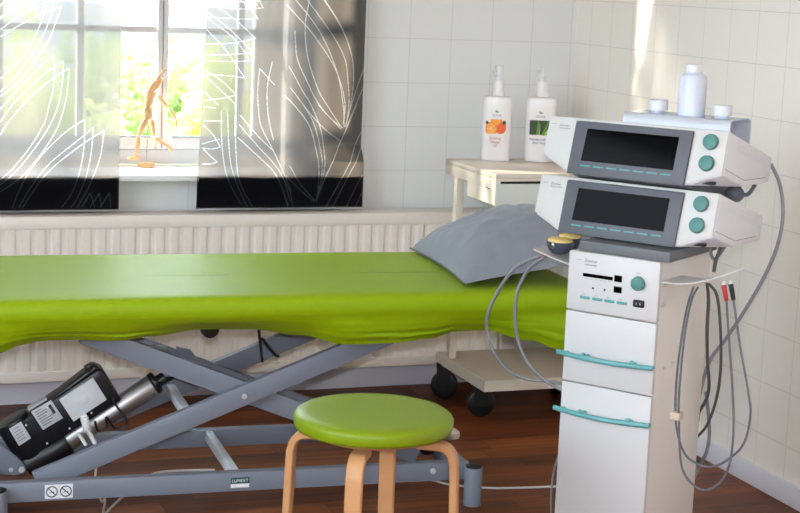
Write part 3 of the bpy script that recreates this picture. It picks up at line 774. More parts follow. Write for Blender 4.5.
PM = Matrix.Translation((1.95, 4.29, .636)) @ Matrix.Rotation(math.radians(-6), 4, 'Z') @ Matrix.Rotation(math.radians(-9), 4, 'Y')
pl = thing('pillow', 'blue-grey pillow lying at the right end of the green sheet', 'pillow', PM)
obj('pillow_case', pillow_mesh(), 'pillow_cloth', pl, smooth=75)
sm = MB(); sm.tube([(-.225*(1-.06*(1-v*v)), v*.285, .012) for v in [k/10-1 for k in range(21)]], .0025, n=6); obj('zip_seam', sm, 'cable_dark', pl)

# ------------------------------------------------------------------ stool
SP = on_z(374, 409.5, .492); SX, SY = SP.x, SP.y
stool = thing('stool', 'round stool with green vinyl seat and bent birch legs, nearest the camera', 'stool', Matrix.Translation((SX, SY, 0)) @ Matrix.Rotation(math.radians(0), 4, 'Z'))
m = MB(); R = .172
m.lathe([(0, .452), (R-.008, .452), (R-.002, .455), (R, .461), (R+.001, .476), (R-.002, .482), (R-.009, .487), (R-.03, .4895), (R*.6, .4915), (0, .492)], 64); obj('seat', m, 'green_vinyl', stool, smooth=60)
m = MB(); m.lathe([(0, .438), (.128, .438), (.13, .441), (.13, .4515), (0, .4515)], 48); obj('seat_base', m, 'birch', stool)
def leg(ang):
    mb = MB(); c, s = math.cos(ang), math.sin(ang)
    path = [(.10, .425), (.146, .425), (.161, .421), (.172, .411), (.178, .395), (.181, .37), (.185, .25), (.190, .12), (.195, 0.0)]
    pts = spline([V((r*c, r*s, z)) for r, z in path], 4)
    mb.tube(pts, 0, flat=(.036, .017), up=(-s, c, 0))
    return obj('leg', mb, 'birch', stool)
ux = V((math.cos(-.36), math.sin(-.36)))
for px in ((290, 5), (352, 0), (389, 0), (455, 0)): pass
LEG0 = math.radians(-121)
for k in range(4): leg(LEG0 + k*PI/2)

# ------------------------------------------------------------------ device trolley
CM = Matrix((RV, BV, (0, 0, 1))).transposed().to_4x4(); CM.translation = rn(-1.686, 3.56, 0)
cart = thing('device_trolley', 'tall narrow white therapy trolley with two teal drawer handles', 'equipment trolley', CM)
hw = .1145; yf = 3.414-3.56; yb = 3.706-3.56
m = MB(); m.box(-hw+.001, hw-.003, yf+.016, yb-.001, .06, .80, bev=.003); obj('cabinet_body', m, 'cart_side', cart)
m = MB(); m.box(-hw-.006, hw-.001, yf, yf+.0155, .661, .8005, bev=.004); pnl = obj('control_panel', m, 'cart_white', cart)
m = MB(); m.box(-hw-.006, hw-.002, yf+.002, yf+.0155, .4895, .6575, bev=.002); dr1 = obj('drawer', m, 'cart_white', cart)
m = MB(); m.box(-hw-.006, hw-.002, yf+.002, yf+.0155, .07, .486, bev=.002); dr2 = obj('door', m, 'cart_white', cart)
for d, z in ((dr1, .556), (dr2, .420)):
    h = MB(); pts = [(-hw-.018+(2*hw+.018)*k/16, yf-.006-.022*math.sin(PI*k/16), z) for k in range(17)]
    h.tube(pts, .0062, n=10)
    for x in (-.055, .067):
        y = yf-.006-.022*math.sin(PI*(x+hw+.018)/(2*hw+.018)); h.cyl((x, y, z), (x, yf+.003, z), .0055); h.ball((x, y+.001, z+.0065), .0062)
    h.cyl((-hw+.004, yf-.007, z), (-hw+.004, yf+.003, z), .005); h.cyl((hw-.004, yf-.007, z), (hw-.004, yf+.003, z), .005)
    obj('handle', h, 'teal_handle', d)
for x in (-hw+.03, hw-.03):
    for y in (yf+.05, yb-.05):
        m = MB(); m.cyl((x-.012, y, .03), (x+.012, y, .03), .03, n=20, bev=.004); m.box(x-.015, x+.015, y-.015, y+.015, .045, .062); obj('caster', m, 'black_plastic', cart)
def px_panel(x, y): return CM.inverted() @ on_n(x, y, 3.414)
yp = yf-.0004
def rect(mb, q, y=None, th=.0006, mi=0, bev=0):
    p = [px_panel(*k) for k in q]; x0, x1 = p[0].x, p[1].x; z1, z0 = p[0].z, p[1].z
    mb.box(x0, x1, (yp if y is None else y)-th, yp+.0004, z0, z1, mi=mi, bev=bev)
m = MB(); m.box(-.080, -.003, yp-.001, yf+.001, .7435, .7515); obj('card_slot', m, 'screen_black', pnl)
m = MB(); m.box(.0015, .0205, yp-.001, yf+.001, .742, .757); m.box(.0015, .0215, yp-.001, yf+.001, .7165, .731); obj('display', m, 'screen_black', pnl)
for x in (-.052, -.022):
    m = MB(); m.cyl((x, yf, .7185), (x, yf-.001, .7185), .0026, n=10); obj('indicator_lamp', m, 'ink_black', pnl)
m = MB(); m.cyl((.064, yf, .746), (.064, yf-.014, .746), .0168, .016, n=32, bev=.003); obj('knob', m, 'teal_knob', pnl)
for k in range(4):
    m = MB(); x = -.0845+.0318*k; m.box(x, x+.0262, yp-.0025, yf+.001, .6905, .6975, bev=.002); obj('key', m, 'teal_key', pnl)
m = MB(); m.box(.053, .0805, yp-.001, yf+.001, .6905, .7075, bev=.003); m.box(.0545, .079, yp-.0035, yf, .693, .705, bev=.002); sw = obj('power_switch', m, 'ink_black', pnl)
m = MB(); m.text('I   0', .008, frame_M((.0675, yp-.0042, .6965), (1, 0, 0), (0, 0, 1)), align='CENTER'); obj('switch_marks', m, 'cover_grey', sw)
fm = lambda x, z: frame_M((x, yp-.0003, z), (1, 0, 0), (0, 0, 1))
m = MB(); m.text('Zimmer', .0105, fm(-.078, .778)); m.text('elektromedizin', .0055, fm(-.078, .7705)); m.tube([(-.098, yp, .781), (-.085, yp, .781)], .0004, n=4); obj('brand_print', m, 'text_grey', pnl)
for k in range(4):
    m = MB(); m.text('start', .0045, fm(-.08+.0318*k, .7005)); obj('key_caption', m, 'text_grey', pnl)
m = MB(); m.text('power', .0045, fm(.056, .7685)); obj('knob_caption', m, 'text_grey', pnl)
m = MB()
for k in range(6): m.tube([(-.072+.012*k, yp, .7395), (-.069+.012*k, yp, .7395)], .0004, n=4)
obj('slot_scale', m, 'text_grey', pnl)
m = MB(); m.box(-.098, hw+.018, yf+.006, yb-.02, .801, .8255, bev=.002); obj('top_plate', m, 'plate_grey', cart)
# side brackets (curved cable rests)
def wing(path, y0, d0, d1):
    P = spline([V(p) for p in path], 5); n = len(P)-1; mb = MB(); bm = mb.bm; rows = []
    for i, p in enumerate(P):
        d = d0+(d1-d0)*(i/n)**1.6; rows.append([bm.verts.new((p.x, y0+a*d, p.z+z)) for a, z in ((0, 0), (1, 0), (1, .0035), (0, .0035))])
    for a, b in zip(rows, rows[1:]):
        for k in range(4): bm.faces.new((a[k], a[(k+1) % 4], b[(k+1) % 4], b[k]))
    bm.faces.new(rows[0]); bm.faces.new(rows[-1]); bmesh.ops.recalc_face_normals(bm, faces=bm.faces[:]); return mb
wr = obj('cable_rest', wing([(hw-.002, 0, .752), (hw+.03, 0, .753), (hw+.075, 0, .760), (hw+.13, 0, .780), (hw+.196, 0, .811)], yf+.012, .115, .03), 'rest_grey', cart)
wl = obj('cable_rest', wing([(-hw+.002, 0, .742), (-.135, 0, .7435), (-.162, 0, .748), (-.21, 0, .758), (-.264, 0, .772)], yf+.086, .22, .06), 'rest_grey', cart)
for x, y, z in ((hw, yf+.03, .744), (hw, yf+.105, .55), (hw, yf+.06, .545)): 
    m = MB(); m.cyl((x-.004, y, z), (x+.002, y, z), .004, n=12); obj('side_screw', m, 'cart_white', cart)
m = MB(); m.cyl((hw-.004, yf+.03, .705), (hw+.0012, yf+.03, .705), .012, n=20, bev=.0004); obj('side_cap', m, 'cart_side', cart)

# ------------------------------------------------------------------ the two therapy devices
def device(label, r, n, z, glare):
    M = CM.copy(); M.translation = rn(r, n, z)
    t = thing('therapy_device', label, 'therapy device', M, 'therapy devices stacked on the trolley')
    fpts = [(-.234, 0, .135), (.225, 0, .135), (.225, -.024, .037), (.144, -.0315, .006), (-.162, -.0315, .006), (-.237, -.024, .042)]
    bpts = [(-.226, .27, .057), (.225, .27, .057), (.225, .258, 0), (-.226, .258, 0), (.225, .107, 0), (-.226, .107, 0)]
    m = MB(); m.hull(fpts+bpts, bev=.004, seg=3); body = obj('housing', m, 'device_side', t)
    ft = V((0, -.0245, -.1)).normalized(); tilt = .245
    def fy(zz): return -(.135-zz)*tilt
    def fp(poly, d0, d1, mt, name, par, bev=0, lab=None):
        mb = MB(); mb.prism(poly, d0, d1, lambda u, v, a: V((u, fy(v)-a, v-a*tilt*0)), bev=bev); return obj(name, mb, mt, par, label=lab)
    fp([(-.233, .134), (.224, .134), (.224, .040), (.146, .010), (-.164, .010), (-.236, .045)], -.004, .003, 'device_white', 'front_panel', t, .002)
    bz = fp([(-.158, .129), (.143, .129), (.140, .0055), (-.161, .0055)], .002, .012, 'bezel_grey', 'bezel', t, .003)
    fp([(-.124, .113), (.111, .113), (.109, .038), (-.128, .038)], .011, .0125, 'screen_black', 'screen', bz)
    for k in range(7):
        x = -.127+.0345*k; fp([(x, .0285), (x+.0255, .0285), (x+.0245, .0255), (x-.001, .0255)], .011, .0135, 'teal_key', 'key', bz)
    for zz in (.1075, .0595):
        xk = .187-(.1075-zz)*.03
        mb = MB(); c0 = V((xk, fy(zz)-.003, zz)); nn = V((0, -1, tilt)).normalized()
        mb.cyl(c0, c0+nn*.013, .0185, .0175, n=32, bev=.003); obj('knob', mb, 'teal_knob', t)
    mb = MB()
    def tm(x, zz): return frame_M((x, fy(zz)-.0034, zz), (1, 0, 0), (0, tilt, 1))
    mb.text('Zimmer', .0085, tm(-.204, .112)); mb.text('elektromedizin', .005, tm(-.204, .1065)); mb.tube([(-.226, fy(.116)-.0034, .116), (-.212, fy(.116)-.0034, .116)], .0004, n=4)
    obj('brand_print', mb, 'text_grey', t)
    # seam line near the bottom edge of the right side, vent grooves under its top edge
    mb = MB(); x = .2254
    mb.tube([(x, -.012, .050), (x, .105, .0155), (x, .235, .0125)], .0007, n=4); 
    obj('side_seam', mb, 'text_grey', body)
    mb = MB()
    for k in range(4): mb.tube([(x, .05, .108-.006*k), (x, .255, .050-.006*k+.0)], .0006, n=4)
    obj('side_groove', mb, 'device_side', body)
    # socket under the right corner
    mb = MB(); a = V((.185, -.005, .0125)); mb.box(-.013, .013, -.006, .012, -.006, .001, M=Matrix.Translation(a+V((0, 0, .004)))); obj('socket', mb, 'ink_black', body)
    return t
device('white therapy device on the trolley top, lower of the two', -1.700, 3.495, .8265, 0)
# spacer plate and upper device
low_top = .8265
device('white therapy device on top of the other, holding the bottle tray', -1.697, 3.517, .966, 1)
M = CM.copy(); M.translation = rn(-1.70, 3.52, 0)
sp = MB(); sp.hull([(x, y, z) for x in (-.17, .135) for y, z in ((.01, .9618), (.01, .9655), (.24, .9655), (.24, .8985))], bev=.0012); tag(obj('wedge_plate', sp, 'plate_grey', None, M=M), 'dark grey wedge plate between the two white devices', 'plate')
# cable plug on the rear underside of the upper device
pg = MB()
c = on_n(734.5, 194, 3.73)
pg.ball(c, .024, sc=(1, 1, .85)); pg.cyl(c, c+V((0, 0, .035)), .015, n=16); pg.tube([c+RV*.016, c+RV*.035+V((0, 0, .004)), c+RV*.05+V((0, 0, .028))], .005, smooth=4)
tag(obj('cable_plug', pg, 'cable_grey', None), 'round grey cable plug hanging under the upper white device', 'plug')

# ------------------------------------------------------------------ bottle tray with bottles
TM = CM.copy(); TM.translation = rn(-1.637, 3.60, 0)
tray = thing('bottle_tray', 'translucent white bottle tray on top of the upper device', 'tray', TM)
ztp = 1.1205
def top_z(y): return .966+.135-.078/.27*(3.60+y-3.517)     # top face of the upper device
mb = MB(); bm = mb.bm
cells = [(-.123, -.035, -.066, .0255), (-.035, .060, .0185, .0350), (.060, .145, .0965, .0255)]
y0, y1 = -.02, .075
def hole_cell(x0, x1, cx, r, cyy=.028):
    n = 40; out = []; inn = []
    for i in range(n):
        a = 2*PI*i/n; c_, s_ = math.cos(a), math.sin(a)
        kx = ((x1-cx)/c_ if c_ > 1e-9 else ((x0-cx)/c_ if c_ < -1e-9 else 9)); ky = ((y1-cyy)/s_ if s_ > 1e-9 else ((y0-cyy)/s_ if s_ < -1e-9 else 9))
        k = min(kx, ky); out.append((cx+c_*k, cyy+s_*k)); inn.append((cx+c_*r, cyy+s_*r))
    top = [[bm.verts.new((*p, ztp)) for p in L] for L in (out, inn)]; bot = [[bm.verts.new((*p, ztp-.003)) for p in L] for L in (out, inn)]
    for i in range(n):
        j = (i+1) % n
        bm.faces.new((top[0][i], top[0][j], top[1][j], top[1][i])); bm.faces.new((bot[0][j], bot[0][i], bot[1][i], bot[1][j]))
        bm.faces.new((top[1][i], top[1][j], bot[1][j], bot[1][i])); bm.faces.new((top[0][j], top[0][i], bot[0][i], bot[0][j]))
for x0, x1, cx, r in cells: hole_cell(x0, x1, cx, r)
bmesh.ops.recalc_face_normals(bm, faces=bm.faces[:])
obj('tray_top', mb, 'holder_blue', tray, label='glossy bluish top plate with round holes')
mb = MB(); pts = [V((0, y0+.0005, ztp-.0015)), V((0, y0-.008, ztp-.003)), V((0, y0-.0125, ztp-.010)), V((0, y0-.0145, ztp-.020)), V((0, y0-.0155, top_z(y0-.0155)+.0035))]
pts = spline(pts, 4)
mb.tube([V((.009, p.y, p.z)) for p in pts], 0, flat=(.272, .003), up=(1, 0, 0)); obj('front_lip', mb, 'holder_clear', tray)
mb = MB(); pts = [V((0, y1-.0005, ztp-.0015)), V((0, y1+.006, ztp-.003)), V((0, y1+.010, ztp-.010)), V((0, y1+.012, top_z(y1+.012)+.0035))]
mb.tube([V((.011, p.y, p.z)) for p in spline(pts, 4)], 0, flat=(.268, .003), up=(1, 0, 0)); obj('rear_lip', mb, 'holder_clear', tray)
def bottle(label, cx, r, body_top, cap, mt, cy=.028, group=None):
    b0 = top_z(cy-r)+.001
    M = TM @ Matrix.Translation((cx, cy, b0)); t = thing('bottle', label, 'bottle', M, 'bottles in the tray')
    h = body_top-b0
    m = MB(); m.lathe([(0, 0), (r-.004, 0), (r, .004), (r, h-.012), (r-.004, h-.004), (r*.62, h), (r*.6, h+.003), (0, h+.003)], 32); obj('bottle_body', m, mt, t)
    cr, ch = cap; m = MB(); m.lathe([(0, h+.0035), (cr, h+.0035), (cr, h+ch-.002), (cr-.002, h+ch), (0, h+ch)], 28); obj('cap', m, 'cap_white', t)
bottle('tall white plain bottle standing in the middle of the tray', .0185, .0320, 1.219, (.0195, .021), 'bottle_bluish')
bottle('short bottle with white cap at the left end of the tray', -.066, .0235, 1.124, (.0225, .0275), 'bottle_bluish')
bottle('short bottle with white cap at the right end of the tray', .0965, .0235, 1.124, (.0225, .0265), 'bottle_bluish')

# sponge electrodes on the left cable rest
def electrode(label, x, y, z, r):
    c = CM @ V((x, y, z)); t = thing('suction_electrode', label, 'electrode', Matrix.Translation(c), 'cup electrodes on the left cable rest')
    m = MB(); m.lathe([(0, 0), (r*.55, 0), (r*.8, .006), (r*.97, .018), (r, .028), (r*.93, .0285), (r*.88, .024), (0, .022)], 28); obj('cup', m, 'bowl_slate', t)
    m = MB(); m.lathe([(0, .0225), (r*.86, .0245), (r*.92, .0295), (r*.9, .034), (r*.72, .0365), (0, .037)], 28); obj('sponge', m, 'sponge', t)
    m = MB(); a = V((-.8*r, -.55*r, .022)); m.ball(a, .005, sc=(1, 1, 1.6)); obj('contact_pin', m, 'chrome', t)
electrode('dark cup electrode with yellow sponge, the nearer one on the left cable rest', -.212, -.022, .7675, .033)
electrode('dark cup electrode with yellow sponge, half hidden behind the nearer one', -.224, .050, .768, .029)

# ------------------------------------------------------------------ leads and cables
def cable(name, label, pts, r, mt, group=None, n=8, cat='cable'):
    m = MB(); m.tube(pts, r, n=n, smooth=6); return tag(obj(name, m, mt, None, smooth=60), label, cat, group)
def trace(px, n, n1=None):
    k = len(px); return [on_n(x, y, n if n1 is None else n+(n1-n)*i/(k-1)) for i, (x, y) in enumerate(px)]
CN = 3.47
def lead(label, plug_px, px, plug_mat, n):
    pts = trace(px, n); t = thing('electrode_lead', label, 'lead', Matrix.Translation(pts[0]), 'plug leads looped beside the trolley')
    m = MB(); m.tube(pts, .0027, smooth=6); obj('wire', m, 'cable_grey', t, True, smooth=60)
    a, b = [on_n(*p, n) for p in plug_px]; m = MB(); m.cyl(a, b, .0058, .005, n=14, bev=.001); obj('plug', m, plug_mat, t, True)
    c = a+(a-b).normalized()*.008; m = MB(); m.cyl(a, c, .0052, n=12, bev=.001); obj('plug_tip', m, 'white_plastic', t, True)
lead('grey lead with red plug looped at the right side of the trolley', ((723.8, 285), (726.5, 301)), [(726.5, 301), (729, 340), (732.5, 390), (733.5, 430), (730, 462), (722, 480), (708, 490), (695, 486), (684, 473), (680, 455), (679, 425), (679, 395), (684, 340), (691, 302), (698, 287)], 'plug_red', CN+.0)
lead('grey lead with black plug looped at the right side of the trolley', ((730.6, 284), (733.5, 300)), [(733.5, 300), (740, 345), (748, 390), (750.5, 415), (744, 443), (730, 458), (715, 466), (700, 465), (685, 454), (677, 430), (675.5, 400), (678.5, 360), (686, 312), (693.5, 287)], 'ink_black', CN+.012)
cable('cable', 'dark grey cable hanging straight beside the trolley side', trace([(707, 284), (708.5, 300), (707, 330), (707.5, 360), (709, 385), (706, 400), (699, 412), (698, 420)], 3.60, 3.76), .0042, 'cable_dark')
cable('cable', 'dark cable curving from the cable rest down behind the trolley', trace([(709, 284), (717, 296), (720.5, 330), (720.5, 370), (716, 400), (707, 425), (696, 438)], 3.57, 3.75), .0036, 'cable_dark')
cable('power_cable', 'thick grey cable drooping from the upper device past the tiled wall', trace([(771, 164), (780, 185), (783, 215), (777.5, 245), (764, 277), (745, 310), (725, 340), (710, 360), (702, 385), (697, 407)], 3.80, 3.75), .0046, 'cable_mid', n=10)
cable('cable', 'pale grey cable hanging lowest behind the trolley near the floor', trace([(706, 392), (709.5, 430), (706.5, 452), (699, 466), (692, 482)], 3.74, 3.78) + [on_z(684, 494, .05), on_z(676, 500, .006), on_z(662, 503, .006)], .0045, 'cable_mid')
cable('cable', 'short dark cable between lower device and right cable rest', trace([(722, 243), (719, 252), (715.5, 262), (714, 272)], 3.60, 3.60), .0045, 'cable_dark')
cable('cable', 'small grey cable loop just under the lower device', trace([(711.5, 246), (711, 254), (714, 259), (719, 255), (725, 246)], 3.615, 3.615), .004, 'cable_mid')
p = on_n(675.5, 416, CN-.0); m = MB(); m.box(-.013, .013, -.0065, .0175, -.009, .009, M=Matrix.Translation(p) @ CM.to_3x3().to_4x4(), bev=.002)
tag(obj('cable_clip', m, 'tape_beige', None), 'beige clip bundling the two looped leads', 'clip')
cable('cable', 'grey looped cable left of the trolley, outer of the two', trace([(541, 256.5), (533, 258.5), (515, 268), (500, 288), (488.5, 312), (487, 330), (494, 352), (508, 370), (525, 378.5), (545, 381), (562, 384), (575, 388)], 3.545, 3.70), .0042, 'cable_mid')
cable('cable', 'grey looped cable left of the trolley, inner of the two', trace([(545, 257.5), (540, 260), (528, 270), (518, 290), (515, 315), (518, 340), (527, 362), (540, 376), (555, 386.5), (572, 394)], 3.53, 3.60), .0042, 'cable_mid')
a, b = on_n(546, 256, 3.54), on_n(541.5, 258.5, 3.54); m = MB(); m.cyl(a, b, .006, n=12, bev=.001); tag(obj('cable_plug', m, 'plug_red', None), 'red plug under the left cable rest', 'plug')
# cords on the floor
def floor_trace(px, z=.004): return [on_z(x, y, z) for x, y in px]
cable('floor_cord', 'thin white cord running across the floor to the trolley', floor_trace([(380, 470), (430, 479.5), (450, 484.5), (490, 488), (530, 487.5), (557, 486.5), (585, 486)]), .0035, 'cable_white')
cable('floor_cord', 'white cord looping on the floor under the table rail', floor_trace([(215, 470), (200, 470), (172, 471), (150, 475), (128, 492), (107, 512), (95, 530)]), .0035, 'cable_white')
w = MB(); w.tube([BED @ V((-.352, -.07, .20)), on_z(103, 441, .13).lerp(BED @ V((-.34, -.09, .13)), .6), BED @ V((-.335, -.09, .06)), BED @ V((-.32, -.1, .006)), on_z(105, 500, .004), on_z(100, 530, .004)], .003, smooth=6)
obj('dangling_cord', w, 'cable_white', bed, True, smooth=60)
cable('cable', 'thin grey cable hugging the lower left edge of the trolley', trace([(559, 455), (556, 463), (552.5, 480), (551, 500), (552, 520), (556, 535)], 3.47, 3.47), .0028, 'cable_mid')
p = on_z(449, 437, .0); m = MB(); m.lathe([(0, 0), (.032, 0), (.034, .006), (.032, .018), (.02, .026), (0, .028)], 28, Matrix.Translation(p)); tag(obj('foot_switch', m, 'table_top', None), 'round off-white foot switch on the floor behind the stool', 'switch')

# ------------------------------------------------------------------ side trolley table in the corner
TX0, TX1, TY0, TY1 = 2.087, 2.57, 4.745, 5.165
tt = thing('side_table', 'beige wheeled side table in the corner under the pump bottles', 'side table', T((TX0+TX1)/2, (TY0+TY1)/2, 0))
m = MB(); m.box(TX0, TX1, TY0, TY1, 0.8015, 0.8175, bev=.002); obj('tabletop', m, 'table_top', tt, True)
m = MB(); m.box(TX0+.001, TX0+.02, TY0+.002, TY1-.002, 0.7655, 0.8010, bev=.001); m.box(TX1-.02, TX1-.001, TY0+.002, TY1-.002, 0.7655, 0.8010); m.box(TX0+.02, TX1-.02, TY1-.02, TY1-.002, 0.7655, 0.8010); m.box(TX0+.02, TX1-.02, TY0+.002, TY0+.018, 0.7935, 0.8010); obj('apron', m, 'table_side', tt, True)
m = MB(); m.box(TX0+.003, TX0+.016, TY0+.004, TY1-.19, 0.7175, 0.7650, bev=.001); m.box(TX1-.016, TX1-.003, TY0+.004, TY1-.19, 0.7175, 0.7650); m.box(TX0+.016, TX1-.016, TY0+.03, TY1-.19, 0.7175, 0.7225); dw = obj('drawer', m, 'table_side', tt, True)
m = MB(); m.box(TX0+.002, TX1-.002, TY0-.001, TY0+.0018, 0.7075, 0.7855, bev=.0005); obj('drawer_front', m, 'drawer_front', dw, True)
m = MB(); m.box(TX0+.02, TX1-.02, TY0+.004, TY0+.006, 0.7815, 0.7930); obj('drawer_gap_shade', m, 'gap_shade_and_runner', dw, True)  # dark strip paints the shade inside the slit above the drawer
m = MB(); m.box(TX0-.0006, TX0+.0, TY0+.035, TY0+.075, 0.7650, 0.7670); obj('drawer_runner', m, 'gap_shade_and_runner', dw, True)
for sx in (0, 1):
    x = TX0+.0 if sx == 0 else TX1-.034
    m = MB(); m.box(x, x+.026, TY1-.11, TY1-.08, .1525, 0.7650, bev=.002); lg = obj('leg', m, 'table_side', tt, True)
    for z in (0.7525, 0.6775):
        m = MB(); m.cyl((x-.001 if sx == 0 else x+.027, TY1-.095, z), (x+.004 if sx == 0 else x+.022, TY1-.095, z), .004, n=10); obj('leg_screw', m, 'white_plastic', lg, True)
m = MB(); m.box(TX0, TX1, TY0, TY1, .120, .152, bev=.0015); obj('shelf', m, ['table_shelf'], tt, True)
m = MB(); m.box(TX0-.004, TX0-.0005, TY0-.003, TY1, .117, .1525); m.box(TX0-.004, TX1, TY0-.0045, TY0-.0005, .117, .1525); obj('shelf_edge', m, 'table_side', tt, True)
ca, cb = on_z(480, 416, 0), on_z(433.5, 391, 0); cb.y = min(cb.y, TY1-.045)
for x, y, an in ((ca.x, ca.y, -95), (cb.x, cb.y, -113), (TX1-.06, TY0+.05, -70), (TX1-.06, TY1-.07, -40)):
    Q = Matrix.Translation((x, y, 0)) @ Matrix.Rotation(math.radians(an), 4, 'Z')
    m = MB(); m.cyl(Q @ V((-.013, 0, .047)), Q @ V((.013, 0, .047)), .047, n=24, bev=.006); cs = obj('caster', m, 'black_plastic', tt, True)
    m = MB(); m.box(-.019, -.014, -.028, .02, .035, .109, M=Q, bev=.002); m.box(.014, .019, -.028, .02, .035, .109, M=Q, bev=.002); m.box(-.019, .019, -.03, .022, .109, .1195, M=Q, bev=.002); obj('caster_fork', m, 'dark_rubber', cs, True)

# pump bottles
def pump_bottle(label, px, kind, zt):
    c = on_z(*px, .8182); M = Matrix.Translation(c) @ Matrix.Rotation(math.radians(-22), 4, 'Z') @ Matrix.Diagonal((1.0, 1.0, 1.16, 1))
    t = thing('pump_bottle', label, 'bottle', M, 'pump bottles on the side table')
    w, d, h = .0495, .028, .186
    def ring(k, z): return [(k*w*math.copysign(abs(math.cos(a))**.62, math.cos(a)), k*d*math.copysign(abs(math.sin(a))**.62, math.sin(a)), z) for a in [2*PI*i/40 for i in range(40)]]
    m = MB(); bm = m.bm
    rs = [[bm.verts.new(p) for p in ring(k, z)] for k, z in ((.93, 0), (1, .006), (1, .17), (.985, .177), (.93, .183), (.6, .1865), (.36, .187))]
    for a, b in zip(rs, rs[1:]):
        for i in range(40): bm.faces.new((a[i], a[(i+1) % 40], b[(i+1) % 40], b[i]))
    bm.faces.new(rs[0]); bm.faces.new(rs[-1]); bmesh.ops.recalc_face_normals(bm, faces=bm.faces[:])
    bd = obj('bottle_body', m, 'bottle_white', t, smooth=40)
    m = MB(); m.lathe([(0, .187), (.0215, .187), (.0215, .197), (.019, .200), (.0185, .228), (.017, .231), (0, .231)], 28); obj('collar', m, 'bottle_white', t)
    m = MB(); m.lathe([(0, .231), (.009, .231), (.009, .243), (.0135, .245), (.0135, .270), (.012, .273), (0, .273)], 24)
    m.tube([(0, 0, .262), (-.012, -.012, .262), (-.02, -.02, .258)], .005, n=10); obj('pump_head', m, 'cap_white', t)
    yl = -d-.0006
    # printed picture
    def disc(mb, cx, cz, r, y, mi, x0=-.0375, x1=.0305, z0=.078, z1=.120, n=26):
        P = [(min(max(cx+r*math.cos(2*PI*i/n), x0), x1), min(max(cz+r*math.sin(2*PI*i/n), z0), z1)) for i in range(n)]
        vs = []
        for p in P:
            if not vs or (V(p)-V(vs[-1])).length > 1e-5: vs.append(p)
        if (V(vs[0])-V(vs[-1])).length < 1e-5: vs.pop()
        f = mb.bm.faces.new([mb.bm.verts.new((a, y, b)) for a, b in vs]); f.material_index = mi
    m = MB(); x0, x1, z0, z1 = -.0375, .0305, .078, .120
    m.box(x0, x1, yl-.0002, yl+.0006, z0, z1, mi=0)
    if kind == 'orange':
        disc(m, .0125, .0965, .0185, yl-.0004, 1); disc(m, -.018, .0925, .020, yl-.0005, 1); disc(m, -.018, .0925, .0175, yl-.0006, 2)
        disc(m, -.002, .1185, .018, yl-.0006, 1); disc(m, -.002, .1185, .0155, yl-.0007, 2); disc(m, .024, .111, .006, yl-.0008, 3); disc(m, -.034, .110, .005, yl-.0008, 3)
        for ax, az in ((-.018, .0925),):
            for k in range(8):
                a = PI*k/4; m.tube([(ax, yl-.0007, az), (ax+.0155*math.cos(a), yl-.0007, az+.0155*math.sin(a))], .0004, n=4, mi=0)
        obj('label_picture', m, ['photo_cream', 'orange_peel', 'orange_flesh', 'leaf_dark'], bd, label='printed picture of oranges')
        txt, tm_ = ('Soothing', 'Orange', 'Oil'), 'print_red'
    else:
        for a, b, c2, mi in (((-.030, .078), (-.022, .120), .006, 1), ((-.010, .078), (-.008, .120), .005, 2), ((.000, .078), (-.004, .12), .003, 1), ((.008, .078), (.026, .118), .005, 2), ((.016, .079), (.029, .100), .004, 3), ((-.004, .078), (-.003, .112), .0018, 3)):
            A, B = V((a[0], yl-.0004, a[1])), V((b[0], yl-.0004, b[1])); nrm = V((B.z-A.z, 0, A.x-B.x)).normalized()*c2
            f = m.bm.faces.new([m.bm.verts.new(p) for p in (A-nrm, A+nrm, B+nrm*.4, B-nrm*.4)]); f.material_index = mi
        obj('label_picture', m, ['leaf_dark', 'leaf_dark', 'leaf_mid', 'leaf_pale'], bd, label='printed picture of green aloe leaves')
        txt, tm_ = ('Massage Lotion', 'Aloe Vera'), 'print_violet'
    m = MB()
    for k, s in enumerate(txt): m.text(s, .0105, frame_M((-.004, yl-.0003, .062-.0105*k), (1, 0, 0), (0, 0, 1)), align='CENTER')
    obj('label_text', m, tm_, bd)
    m = MB(); m.text('SOLVAR', .0085, frame_M((-.002, yl-.0003, .1285), (1, 0, 0), (0, 0, 1)), align='CENTER'); obj('brand_print', m, 'text_grey', bd)
    m = MB()
    for a, l in ((2.2, .011), (.9, .0075)):
        dx, dz = math.cos(a), math.sin(a); o = V((-.001, yl-.0004, .1385)); tip = o+V((dx*l, 0, dz*l)); s = V((-dz, 0, dx))*l*.3; md = o.lerp(tip, .5)
        m.bm.faces.new([m.bm.verts.new(p) for p in (o, md-s, tip, md+s)])
    obj('leaf_emblem', m, 'logo_green', bd)
pump_bottle('white pump bottle with orange fruit picture on the side table', (495, 160), 'orange', 0)
pump_bottle('white pump bottle with green aloe picture on the side table', (538.5, 161), 'aloe', 0)

